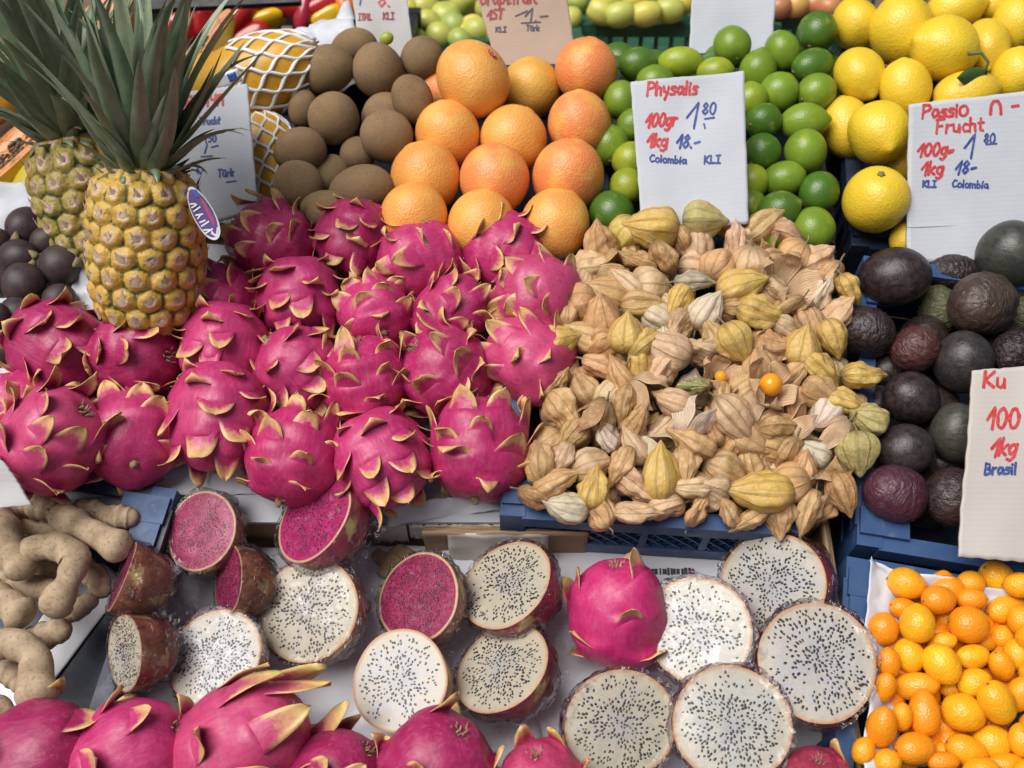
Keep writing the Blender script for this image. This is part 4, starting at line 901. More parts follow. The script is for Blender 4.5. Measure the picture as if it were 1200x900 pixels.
# ------------------------------------------------------------------ kiwis
KW = [(383,82,68,56,20,20,'kiwi at the left top of the heap, beside the foam net'),(443,82,64,60,90,40,'round kiwi at the top of the heap in front of the grey sign'),(495,68,52,50,0,60,'kiwi at the right top of the heap beside the topmost grapefruit'),
 (415,54,56,40,10,10,'kiwi hidden at the rear of the heap'),(356,127,44,36,80,20,'small kiwi peeping out at the left edge of the heap'),(391,138,62,60,100,30,'round kiwi in the middle left of the heap'),(452,136,58,54,20,20,'kiwi mostly hidden behind the centre one'),
 (483,116,58,48,110,10,'kiwi leaning against the grapefruit'),(453,160,62,61,-100,45,'kiwi showing its stem end in the middle of the heap'),(352,176,64,52,10,15,'kiwi with a dented end at the left of the heap'),(419,182,44,42,60,30,'small shaded kiwi in the middle gap'),
 (349,218,62,60,90,30,'round kiwi at the lower left beside the papaya sign'),(424,221,78,54,12,5,'long kiwi lying along the bottom of the heap'),(386,206,52,44,60,0,'shaded kiwi sunk between the lower two'),(382,246,60,46,0,10,'kiwi at the bottom just above the dragon fruits')]
its = [dict(u=q[0], v=q[1], px=(q[2]+q[3])/2, h=-.02 if i in (3,4,6,10,13) else .0) for i, q in enumerate(KW)]; settle(its, .0, .88)
for i, (q, it) in enumerate(zip(KW, its)): put('kiwi', KIWI[i % 3], it, q[2], q[3], q[4], q[5], jit((.27,.175,.095), .12, rng), q[6], 'kiwi', 'kiwis in the heap', S_KIWI)
# ------------------------------------------------------------------ grapefruit
GO = (.80,.36,.075); GP = (.78,.26,.085); GY = (.66,.40,.06)
GF = [(555,93,94,84,-60,10,GO,'largest grapefruit lying on top with a red oval sticker'),(622,103,72,70,90,20,GY,'olive yellow grapefruit in the shade below the tan sign'),(687,83,75,74,80,20,GP,'pinkish grapefruit at the rear right corner'),
 (524,157,80,76,100,30,GO,'grapefruit at the left of the second row'),(602,163,80,78,60,20,GO,'grapefruit in the middle of the second row'),(679,146,78,74,90,20,GP,'grapefruit at the right of the second row beside the limes'),
 (499,207,84,80,120,20,GO,'grapefruit at the left of the third row beside the kiwis'),(579,210,86,82,90,25,GP,'deep pink orange grapefruit in the middle of the third row'),(666,207,88,84,70,25,GP,'grapefruit at the right of the third row beside the limes'),
 (485,255,84,78,90,20,GO,'grapefruit at the left of the front row'),(565,264,86,80,80,20,GO,'grapefruit in the middle of the front row behind dragon fruits'),(650,264,86,82,60,15,GO,'grapefruit at the right of the front row with a dried leaf shred'),(517,108,50,48,90,0,GP,'grapefruit almost hidden behind the topmost one')]
its = [dict(u=q[0], v=q[1], px=(q[2]+q[3])/2, h=(.03 if i == 0 else -.03 if i in (1, 12) else 0)) for i, q in enumerate(GF)]; settle(its, .0, .90)
for i, (q, it) in enumerate(zip(GF, its)):
    r = put('grapefruit', GRAPE[i % 3], it, q[2], q[3], q[4], q[5], jit(q[6], .05, rng), q[7], 'grapefruit', 'grapefruits in the heap', S_CIT)
    if i == 0:
        m = MB(); d = camdir(.52, .50, .69); ctr = it['p']; rr = q[3]/2*it['m']*1.035; F = frame(d); m.grid(lambda u, v: ctr+F @ Vector((.0040*v*math.cos(2*PI*u), .0068*v*math.sin(2*PI*u), rr-.0006*v*v)), 16, 4)
        o = mobj('sticker', m.mesh('sticker', MAT['sticker_red'], True)); o.parent = r; o.matrix_parent_inverse = r.matrix_world.inverted()
        m = MB(); m.grid(lambda u, v: ctr+F @ Vector(((.0018+.0006*v)*math.cos(2*PI*u), (.0036+.0008*v)*math.sin(2*PI*u), rr+.0003)), 16, 1)
        s2 = mobj('emblem', m.mesh('emblem', MAT['sticker_white'], True)); s2.parent = o; s2.matrix_parent_inverse = o.matrix_world.inverted()
# ------------------------------------------------------------------ limes
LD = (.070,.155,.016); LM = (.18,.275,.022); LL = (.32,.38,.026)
LI = [(747,75,46,40,10,0,LD,'dark lime at the rear left beside the green crate'),(797,73,54,36,0,10,LL,'yellow green lime behind the Physalis sign top'),(728,117,46,42,90,20,LM,'lime beside the rear right grapefruit'),(741,147,42,38,60,0,LM,'lime half hidden at the left edge of the Physalis sign'),
 (714,170,50,48,90,30,LM,'lime between the right grapefruit and the Physalis sign'),(739,188,44,42,50,20,LL,'pale lime touching the notch of the Physalis sign'),(735,218,44,42,80,20,LL,'lime low at the left edge of the Physalis sign'),(717,250,54,53,90,30,LD,'dark glossy lime at the lower left above the physalis'),
 (858,53,46,44,100,30,LM,'lime resting against the blank pale sign'),(917,60,48,42,110,10,LM,'lime second from the lemons in the rear row'),(958,37,50,46,60,20,LD,'rearmost dark lime beside the lemons'),(888,83,48,44,80,10,LM,'lime diagonally below the one on the blank sign'),
 (952,77,52,40,20,10,LD,'dark oval lime below the rearmost one'),(913,108,48,46,60,30,LM,'lime in the third row, left of the lemons by two'),(957,108,48,44,30,20,LM,'lime in the third row beside the lemons'),(880,117,42,40,90,10,LL,'bright lime half behind the right edge of the Physalis sign'),
 (895,142,46,42,20,30,LD,'dark lime beside the price on the Physalis sign'),(942,143,56,44,5,10,LM,'broad lime lying sideways in the fourth row'),(893,178,46,44,45,20,LD,'lime right of the Physalis sign in the fifth row'),(944,178,54,50,90,30,LM,'large lime in the fifth row near the lemons'),
 (881,213,42,40,90,20,LL,'yellow green lime at the lower right edge of the Physalis sign'),(918,210,52,42,15,15,LM,'lime lying sideways in the sixth row'),(960,225,52,46,60,20,LD,'lime beside the lowest lemon'),(912,247,52,46,20,30,LD,'dark lime just above the physalis at the right'),
 (953,269,55,52,80,35,LM,'frontmost lime touching the physalis'),(880,242,40,36,80,10,LM,'lime almost hidden behind the physalis and the sign corner'),(908,280,44,40,60,0,LM,'lime buried behind the top of the physalis heap'),(838,85,44,36,10,10,LL,'lime peeping over the top of the Physalis sign at the right'),(768,96,46,40,0,0,LM,'lime hidden behind the top left of the Physalis sign')]
its = [dict(u=q[0], v=q[1], px=(q[2]+q[3])/2, h=0) for i, q in enumerate(LI)]; settle(its, -.01, .90)
for i, (q, it) in enumerate(zip(LI, its)): put('lime', LIME[i % 3], it, q[2], q[3], q[4], q[5] * (1 if i % 2 else -1), jit(q[6], .10, rng), q[7], 'lime', 'limes in the crate', S_LIME)
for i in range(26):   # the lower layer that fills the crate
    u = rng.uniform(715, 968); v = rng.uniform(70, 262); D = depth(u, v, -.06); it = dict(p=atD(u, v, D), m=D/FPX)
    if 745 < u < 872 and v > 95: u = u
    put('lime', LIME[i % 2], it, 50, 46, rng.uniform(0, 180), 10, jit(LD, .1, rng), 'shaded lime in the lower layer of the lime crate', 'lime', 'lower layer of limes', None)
# ------------------------------------------------------------------ lemons
LY = (.76,.53,.035); LY2 = (.72,.48,.04)
LE = [(1003,28,58,54,100,10,1,LY,'lemon at the top left of the heap beside the limes'),(1057,37,84,74,110,20,0,LY,'big lemon at the top of the heap, second from the left'),(1120,10,66,50,10,10,1,LY,'lemon cut off by the top edge'),(1107,57,80,74,170,20,0,LY,'big lemon facing left in the centre top'),
 (1157,54,66,54,-100,25,1,LY2,'lemon with a dark stem beside the big centre one'),(1190,28,66,54,80,10,0,LY,'lemon at the upper right frame edge'),(1165,5,50,44,0,0,1,LY2,'small part of a lemon at the top edge'),(1192,88,64,58,90,20,2,LY,'lemon at the right frame edge above the Passion Frucht sign'),
 (1007,87,66,56,-70,25,0,LY,'pointed lemon at the left, second row'),(1061,104,70,60,100,15,2,LY,'round lemon in the middle of the heap'),(1130,112,74,56,10,10,1,LY2,'lemon with a green leaf lying on it'),(992,150,74,60,100,5,2,LY2,'lemon at the left of the third row, half hidden'),
 (1030,155,78,72,-85,50,0,LY,'lemon with its nipple pointing down at the viewer'),(1058,192,46,42,80,0,2,LY2,'lemon hidden at the left edge of the Passion Frucht sign'),(1027,234,80,78,-80,-50,3,LY,'lowest big lemon with its ribbed stem end to the front'),(1060,280,40,34,80,0,2,LY2,'lemon just visible behind the lower corner of the sign'),(1105,150,70,64,60,0,0,LY,'lemon hidden behind the Passion Frucht sign')]
its = [dict(u=q[0], v=q[1], px=(q[2]+q[3])/2, h=(-.03 if i in (11, 13, 15) else 0.0)) for i, q in enumerate(LE)]; settle(its, .0, .90)
for i, (q, it) in enumerate(zip(LE, its)):
    mesh = LEMONR if q[6] == 3 else LEMON[q[6]]
    r = put('lemon', mesh, it, q[2], q[3], q[4], q[5], jit(q[7], .04, rng), q[8], 'lemon', 'lemons in the heap', S_CIT)
    if i == 10:
        p0 = it['p']+camdir(.1, .55, .8)*30*it['m']
        def lf(u, v): w = 11*math.sin(PI*min(1, .08+.92*v))*it['m']; return p0+camdir(-1, -.25, .25)*((v-.35)*42*it['m'])+camdir(-.2, 1, .3)*((u-.5)*2*w)-camdir(0, .3, .8)*(w*.5*(2*u-1)**2)+camdir(0, .2, .9)*.004
        m = MB(); m.sheet(lf, 8, 14, .0006, camdir(0, .3, .9)); o = mobj('leaf', m.mesh('leaf', MAT['leaf'])); o.parent = r; o.matrix_parent_inverse = r.matrix_world.inverted()
        m = MB(); q0 = lf(.5, .1); m.tube([q0, q0+camdir(.2, .8, .3)*.012, q0+camdir(-.3, .9, .3)*.024, q0+camdir(-1, .9, .3)*.032], [.0016, .0018, .002, .003], 6); o = mobj('twig', m.mesh('twig', MAT['stem'])); o.parent = r; o.matrix_parent_inverse = r.matrix_world.inverted()
# ------------------------------------------------------------------ passion fruit
PB = (.016,.011,.013); PM = (.065,.020,.022); PG = (.075,.080,.035); PPU = (.060,.014,.032); PGR = (.045,.048,.038)
PF = [(1048,325,84,70,10,20,0,PB,'large smooth dark passion fruit at the upper left'),(1015,389,68,62,160,10,1,PB,'wrinkled black passion fruit beside the physalis'),(1072,410,58,54,60,20,3,PM,'maroon red passion fruit in the middle'),(1129,424,74,68,90,20,0,(.026,.024,.027),'grey black passion fruit touching the top left of the beige sign'),
 (1151,357,88,74,-160,30,2,(.045,.027,.020),'large brown passion fruit puckered around its end'),(1101,364,58,50,90,0,1,PG,'olive green wrinkled passion fruit behind the puckered one'),(1184,298,80,76,80,30,0,(.026,.032,.028),'dark greenish passion fruit under the Passion Frucht sign at the right edge'),(1117,320,66,46,0,0,1,PB,'black wrinkled passion fruit leaning on the sign foot'),
 (1068,467,68,62,150,20,0,PB,'dark passion fruit left of the beige sign, third row'),(1188,414,54,50,60,10,1,PB,'wrinkled black passion fruit above the beige sign'),(1199,370,46,42,60,0,1,PG,'greenish brown passion fruit at the right frame edge'),(1121,507,72,62,90,15,0,PGR,'grey green passion fruit half covered by the beige sign'),
 (1060,528,68,62,20,20,0,(.022,.019,.021),'dull black passion fruit above the purple one'),(1050,579,78,68,160,20,3,PPU,'purple passion fruit at the front left corner of its crate'),(1116,583,70,66,80,15,3,(.026,.014,.016),'dark passion fruit beside the lower edge of the beige sign'),(1028,474,46,42,60,0,0,PB,'dark passion fruit in the shade next to the yellow husks'),(1040,434,44,40,20,0,0,PB,'shaded passion fruit below the wrinkled black one'),(1030,520,44,42,20,0,0,PB,'shaded passion fruit behind the lowest yellow husks'),
 (1168,480,70,62,30,0,0,PB,'passion fruit hidden behind the beige sign'),(1165,560,70,62,30,0,0,PB,'passion fruit hidden low behind the beige sign')]
its = [dict(u=q[0], v=q[1], px=(q[2]+q[3])/2, h=(-.03 if i in (5, 7, 10, 15, 16, 17, 18, 19) else 0)) for i, q in enumerate(PF)]; settle(its, -.005, .88)
for i, (q, it) in enumerate(zip(PF, its)): put('passion_fruit', PASS[q[6]], it, q[2], q[3], q[4], q[5], jit(q[7], .08, rng), q[8], 'passion fruit', 'passion fruits in the crate', S_PAS)
for i in range(16):
    u = rng.uniform(1035, 1190); v = rng.uniform(335, 590); D = depth(u, v, -.055); it = dict(p=atD(u, v, D), m=D/FPX)
    put('passion_fruit', PASS[0], it, 66, 60, rng.uniform(0, 180), 10, jit(PB, .1, rng), 'dark passion fruit in the lower layer of its crate', 'passion fruit', 'lower layer of passion fruits', None)
# ------------------------------------------------------------------ mangosteens
MS = [(30,266,56,46,80,35,'mangosteen with its open calyx at the top of the heap'),(56,282,46,36,20,10,'blue black mangosteen beside the back pineapple'),(22,302,60,44,170,20,'brownish mangosteen in the middle left'),(71,312,58,50,-160,10,'large mangosteen touching the pineapples'),(28,333,58,50,100,20,'round dark mangosteen in the middle of the heap'),(22,371,54,48,90,20,'dark mangosteen low at the left'),
 (4,412,44,40,90,10,'lowest mangosteen cut off by the left edge'),(70,352,44,40,30,10,'mangosteen in the shade above the leftmost dragon fruit'),(0,330,44,40,20,0,'reddish mangosteen at the left frame edge'),(-4,285,40,36,90,10,'mangosteen cut off at the left below the paper'),(48,395,40,40,90,0,'mangosteen hidden behind the leftmost dragon fruit'),(-6,372,40,36,50,0,'mangosteen low at the very left edge')]
its = [dict(u=q[0], v=q[1], px=(q[2]+q[3])/2, h=0) for i, q in enumerate(MS)]; settle(its, -.01, .88)
for i, (q, it) in enumerate(zip(MS, its)):
    r = put('mangosteen', MANGO[i % 2], it, q[2], q[3], q[4], -q[5], jit((.035,.022,.028), .15, rng), q[6], 'mangosteen', 'mangosteens in the heap')
    if i in (0, 2, 3, 4): mobj('calyx', CALYX, r)
# ------------------------------------------------------------------ tamarind pods
TA = [([(32,590),(48,593),(64,597)],[34,40,34],0,'stubby tamarind pod at the rear beside the grey board'),([(16,606),(45,616),(92,642)],[34,38,34],-.02,'tamarind pod lying under the forked one'),([(70,605),(84,612),(104,622),(138,640)],[36,46,34,46],.012,'two lobed tamarind pod at the rear right'),([(124,603),(140,606),(154,607)],[26,36,28],0,'short tamarind pod at the rear right corner'),([(92,596),(110,600),(124,604)],[28,34,28],-.01,'small tamarind pod in the rear middle'),
 ([(36,643),(66,640),(88,655),(80,680),(66,708)],[34,40,42,32,50],.022,'curved tamarind pod in the centre'),([(-4,605),(8,625),(14,645),(24,664)],[40,44,34,46],.015,'tamarind pod at the left edge, rear'),([(-12,690),(4,702),(22,718)],[34,36,48],.008,'tamarind pod at the left edge, middle'),([(-14,760),(14,754),(40,770),(44,812)],[36,44,40,58],.02,'large bent tamarind pod at the front left'),
 ([(30,752),(50,746),(72,738)],[32,40,34],-.01,'tamarind pod below the centre one'),([(14,692),(40,690),(66,694)],[34,36,32],-.02,'tamarind pod in the shade under the centre one'),([(-20,592),(2,596),(14,602)],[30,36,30],.0,'tamarind pod at the upper left edge'),([(-16,826),(0,832),(8,850)],[34,36,30],.01,'tamarind pod at the lower left edge'),([(76,722),(92,714),(104,704)],[24,30,26],-.025,'tamarind pod tip under the wrapped parcel'),([(148,632),(164,622),(176,612)],[24,30,26],-.025,'tamarind pod behind the blue crate corner'),([(-10,660),(2,668),(12,674)],[28,34,28],-.02,'shaded tamarind pod between two left edge pods'),([(-20,872),(6,858),(30,846)],[36,42,34],.0,'tamarind pod lowest at the left edge beside the front dragon fruit'),([(60,672),(40,668),(22,676)],[30,34,28],-.03,'shaded tamarind pod behind the curved centre one'),([(98,664),(112,676),(120,692)],[28,34,26],-.025,'shaded tamarind pod between the curved one and the wrapped parcel'),([(0,780),(14,790),(24,800)],[28,36,30],-.02,'shaded tamarind pod under the large bent one')]
for i, (pp, rr, h, lab) in enumerate(TA):
    P = [at(u, v, h-.028) for u, v in pp]; c = P[len(P)//2]; m = MB(); N = 26; path = []; rad = []
    for k in range(N+1):
        f = k/N*(len(P)-1); j = min(int(f), len(P)-2); t = f-j
        a = P[max(j-1, 0)]; b = P[j]; cc = P[j+1]; d = P[min(j+2, len(P)-1)]
        q = .5*((2*b)+(cc-a)*t+(2*a-5*b+4*cc-d)*t*t+(3*b-a-3*cc+d)*t**3)
        r = (rr[j]*(1-t)+rr[j+1]*t); e = k/N; r *= 1+.05*math.cos(e*PI*2*(len(P)-.2)+i)
        path.append(q+Rv*.0015*nz3((e*4, i, 0), 1)); rad.append(r/2*Dof(q)/FPX*.86)
    # rounded ends: extra rings over half a diameter
    def cap(p0, p1, r): ee = (p0-p1).normalized(); return [(p0+ee*(r*.80*math.sin(q)), r*max(.06, math.cos(q))) for q in (.35, .7, 1.0, 1.25, 1.45, 1.55)]
    ca = cap(path[0], path[1], rad[0]); cb = cap(path[-1], path[-2], rad[-1])
    path = [q[0] for q in reversed(ca)]+path+[q[0] for q in cb]; rad = [q[1] for q in reversed(ca)]+rad+[q[1] for q in cb]
    e0 = (path[0]-path[1]).normalized(); e1 = (path[-1]-path[-2]).normalized()
    path = list(path)
    m.tube(path, rad, 18)
    m.v = [tuple(Vector(p)+Nv*.0012*nz3(p, 90, i)+Rv*.0012*nz3(p, 80, i+4)) for p in m.v]
    root = empty('tamarind_pod', Matrix.Translation(c)); tag(root, lab, 'tamarind', 'tamarind pods in the crate')
    mobj('pod', m.mesh('pod', MAT['tamarind'], True, c), root)
    m = MB(); m.tube([path[0]-e0*.004, path[0]+e0*.003, path[0]+e0*.006+Nv*.002], [.0022, .0018, .0012], 6); mobj('stalk', m.mesh('stalk', MAT['dried'], True, c), root)
# ------------------------------------------------------------------ kumquats
KQ = '1062,684,45,37,-15;1108,690,42,32,10;1100,703,42,34,0;1138,683,34,28,0;1168,678,46,40,-40;1195,686,38,30,0;1138,702,36,26,0;1180,713,54,34,10;1060,714,40,26,-20;1035,737,40,35,90;1075,731,46,42,90;1110,726,29,26,0;1135,732,48,44,-10;1196,727,36,30,90;1174,747,32,29,0;1104,752,34,22,15;1153,753,26,22,0;1065,768,42,36,-70;1103,778,50,42,-60;1140,770,44,29,5;1192,768,38,34,90;1174,780,40,28,-60;1041,777,36,28,90;1072,804,56,32,10;1141,800,40,34,20;1113,806,26,22,0;1036,806,40,28,80;1195,814,50,32,60;1168,823,58,42,-60;1083,835,55,40,90;1128,835,50,44,-20;1057,840,36,24,90;1033,852,54,36,85;1163,870,48,42,0;1072,877,50,38,0;1105,852,26,22,0;1133,880,52,36,-25;1196,868,40,28,90;1103,880,26,20,0;1040,893,34,30,0;1105,893,38,24,0;1180,897,48,28,0;1210,745,40,32,40;1214,790,40,32,0;1216,850,44,34,0;1012,880,34,26,60;1150,905,44,34,10;1206,905,40,30,0'
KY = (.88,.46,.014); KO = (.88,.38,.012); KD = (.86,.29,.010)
KQ = [tuple(float(x) for x in s.split(',')) for s in KQ.split(';')]
dark = {1, 2, 6, 9, 8, 12, 22, 26, 29, 32, 34, 40}; yel = {4, 10, 11, 15, 17, 18, 19, 20, 24, 25, 28, 33, 30}
uniq = {0: 'kumquat at the rear left corner touching the white paper', 4: 'yellow kumquat highest at the rear, under the beige sign', 9: 'dark orange kumquat at the left edge against the paper', 12: 'biggest round orange kumquat in the second row', 18: 'plump yellow kumquat in the upper middle of the heap', 29: 'pear shaped orange kumquat in the middle of the heap', 28: 'long bent kumquat leaning right of the pear shaped one', 32: 'large orange kumquat low at the left edge', 7: 'long kumquat lying sideways near the rear right', 11: 'small greenish yellow kumquat in the second row', 23: 'long kumquat lying sideways left of the centre'}
its = [dict(u=q[0], v=q[1], px=(q[2]+q[3])/2, h=(-.018 if q[2] < 34 else 0)) for q in KQ]; settle(its, -.008, .88)
for i, (q, it) in enumerate(zip(KQ, its)):
    c = KD if i in dark else KY if i in yel else KO; cl = 'deep orange kumquat in the heap in the blue crate' if i in dark else 'yellowish kumquat in the heap in the blue crate' if i in yel else 'plain orange kumquat in the heap in the blue crate'
    put('kumquat', KUM[2 if i == 29 else i % 2], it, q[2], q[3], q[4], rng.choice([0, 15, -15, 25]), jit(c, .05, rng), uniq.get(i, cl), 'kumquat', 'kumquats in the heap', S_KUM)
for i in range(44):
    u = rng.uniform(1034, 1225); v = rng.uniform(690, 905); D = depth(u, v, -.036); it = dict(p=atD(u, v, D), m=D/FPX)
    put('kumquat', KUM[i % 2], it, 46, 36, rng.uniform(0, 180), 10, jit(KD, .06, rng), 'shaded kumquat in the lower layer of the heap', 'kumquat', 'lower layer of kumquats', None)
# ------------------------------------------------------------------ physalis
PT = (.70,.43,.19); PP = (.76,.52,.31); PY = (.74,.50,.11); PGn = (.50,.45,.16); PW = (.80,.70,.54)
SP = [(765,268,64,52,175,5,7,PY,'largest yellow husk at the top left with its dark stalk end showing'),(823,259,50,44,0,10,5,PGn,'greenish yellow husk below the Physalis sign'),(655,400,46,42,20,5,7,PY,'yellow husk lying on a dragon fruit at the left edge of the heap'),(734,392,46,42,90,10,5,PY,'pointed golden husk standing tip up left of centre'),
 (867,336,58,46,20,20,7,PY,'yellow husk with a dark base near the top centre'),(889,366,56,46,-20,10,4,PY,'yellow husk lying below the dark based one'),(861,400,50,42,-60,5,5,PY,'golden husk upright in the centre'),(828,365,50,44,60,10,0,PW,'pale veined husk left of the golden ones'),
 (939,408,48,42,80,10,5,PY,'golden husk right of the small hidden berry'),(975,395,46,38,-70,10,7,PY,'golden husk beside the wrinkled passion fruit'),(960,432,54,46,-45,10,1,PY,'crumpled golden husk at the right side'),(1010,440,50,38,0,5,4,PY,'yellow husk spilling toward the passion fruit, upper'),(1016,491,46,42,160,25,7,PGn,'pale yellow husk at the right edge above the ribbed one'),(1006,529,50,46,-88,10,5,PGn,'ribbed yellow green husk hanging over the crate corner'),
 (988,470,52,42,-20,10,1,PY,'torn yellow husk above the two at the right edge'),(893,576,78,52,178,5,7,PY,'largest golden husk near the front right'),(774,556,66,42,92,5,5,PY,'slim golden husk standing tip up at the front'),(696,573,50,44,80,0,4,PY,'golden brown husk at the front left rim'),(812,330,46,34,0,5,1,(.48,.47,.36),'pale grey green husk near the top'),(816,452,38,34,0,60,6,(.30,.34,.12),'small green husk end in the middle'),
 (995,338,40,34,-60,0,4,PY,'yellow husk beside the large smooth passion fruit'),(728,545,52,44,-120,10,3,PT,'brown tan husk left of the slim golden one'),(650,565,56,42,25,0,1,PT,'tan husk at the front left corner of the crate'),(745,600,56,34,0,0,6,PP,'flat pale husk lying on the front rim'),(860,490,66,50,-50,5,0,PP,'big ribbed tan husk below the open berry'),(812,520,60,48,150,5,3,PT,'broad tan husk in the lower middle')]
for (u, v, a, b, an, fc, var, col, lab) in SP:
    h = .012+.030*math.exp(-((u-820)/150)**2-((v-400)/130)**2); D = depth(u, v, h); m_ = D/FPX
    husk, stalk = PV[var]; r = empty('physalis', TRS(atD(u, v, D), frame(axis_of(an, fc), rng.uniform(0, .5)), (b*m_*1.2, b*m_*1.2, a*m_*1.2))); tag(r, lab, 'physalis', 'physalis husks in the heap'); mobj('husk', husk, r, color=col); mobj('stalk', stalk, r)
for bk, (u, v, s, lab, k) in enumerate(((902,452,34,'open husk with a shiny orange berry in the right centre',0),(846,440,28,'torn husk with an orange berry showing, left of the open one',1),(903,408,22,'small husk with a berry glimpsed between golden husks',0),(925,332,40,'split pink tan husk with spread flaps near the top right of the heap',1))):
    D = depth(u, v, .046 if bk == 0 else .032); m_ = D/FPX; husk, stalk = PO[k]; r = empty('physalis', TRS(atD(u, v, D), frame(axis_of(60, 62), .5), s*m_*1.55)); tag(r, lab, 'physalis', 'physalis husks in the heap'); mobj('husk', husk, r, color=PP); mobj('stalk', stalk, r); bk < 3 and mobj('berry', BERRY, r, TRS(Vector((0, 0, (.06, -.08, -.12, 0)[bk])), Matrix.Identity(3), (.95, .62, .62, .5)[bk]))
poly = [(735,258),(800,250),(890,262),(972,305),(974,345),(980,425),(1000,470),(1000,545),(985,588),(930,606),(715,610),(628,588),(628,545),(655,470),(640,410),(672,345),(690,300)]
def inside(x, y):
    c = False
    for i in range(len(poly)):
        (x1, y1), (x2, y2) = poly[i], poly[i-1]
        if (y1 > y) != (y2 > y) and x < (x2-x1)*(y-y1)/(y2-y1)+x1: c = not c
    return c
rp = random.Random(314); pts = [(s[0], s[1]) for s in SP]+[(902,452),(846,440),(925,332)]; n0 = len(pts); tr = 0
while tr < 14000:
    tr += 1; u = rp.uniform(615, 1030); v = rp.uniform(245, 612)
    if not inside(u, v): continue
    if all(math.hypot(u-a, (v-b)*1.1) > (28 if i < n0 else 24.5) for i, (a, b) in enumerate(pts)): pts.append((u, v))
top = pts[n0:]; low = []
while tr < 20000:
    tr += 1; u = rp.uniform(640, 1000); v = rp.uniform(275, 600)
    if inside(u, v) and all(math.hypot(u-a, (v-b)*1.1) > 42 for a, b in low): low.append((u, v))
cols = [PT, PT, PP, PP, PT, PW, PY, (.56,.32,.13), PT, PP]
labs = {PT: 'dry tan physalis husk in the heap in the blue latticed crate', PP: 'pinkish tan papery husk in the heap in the blue latticed crate', PW: 'pale bleached husk in the heap in the blue latticed crate', PY: 'small yellow husk among the tan ones in the blue latticed crate', (.56,.32,.13): 'brownish husk in the heap in the blue latticed crate'}
for k, (u, v) in enumerate(top+low):
    lo = k >= len(top); mound = .030*math.exp(-((u-820)/150)**2-((v-400)/130)**2)
    h = mound+(-.022 if lo else rp.uniform(-.008, .010)); D = depth(u, v, h); m_ = D/FPX; a = rp.uniform(52, 70); b = rp.uniform(42, 54)
    husk, stalk = PO[rp.randint(0, 1)] if (not lo and rp.random() < .13) else PV[rp.choice([0, 1, 2, 3, 4, 6, 5, 3, 7, 7])]; c0 = rp.choice(cols)
    r = empty('physalis', TRS(atD(u, v, D), frame(axis_of(rp.uniform(0, 360), rp.uniform(-35, 35)), rp.uniform(-.9, .9)), (b*m_, b*m_, a*m_)))
    tag(r, 'tan husk in the lower layer of the physalis heap' if lo else labs[c0], 'physalis', 'lower layer of physalis husks' if lo else 'physalis husks in the heap')
    mobj('husk', husk, r, color=jit(c0, .12, rp)); mobj('stalk', stalk, r)
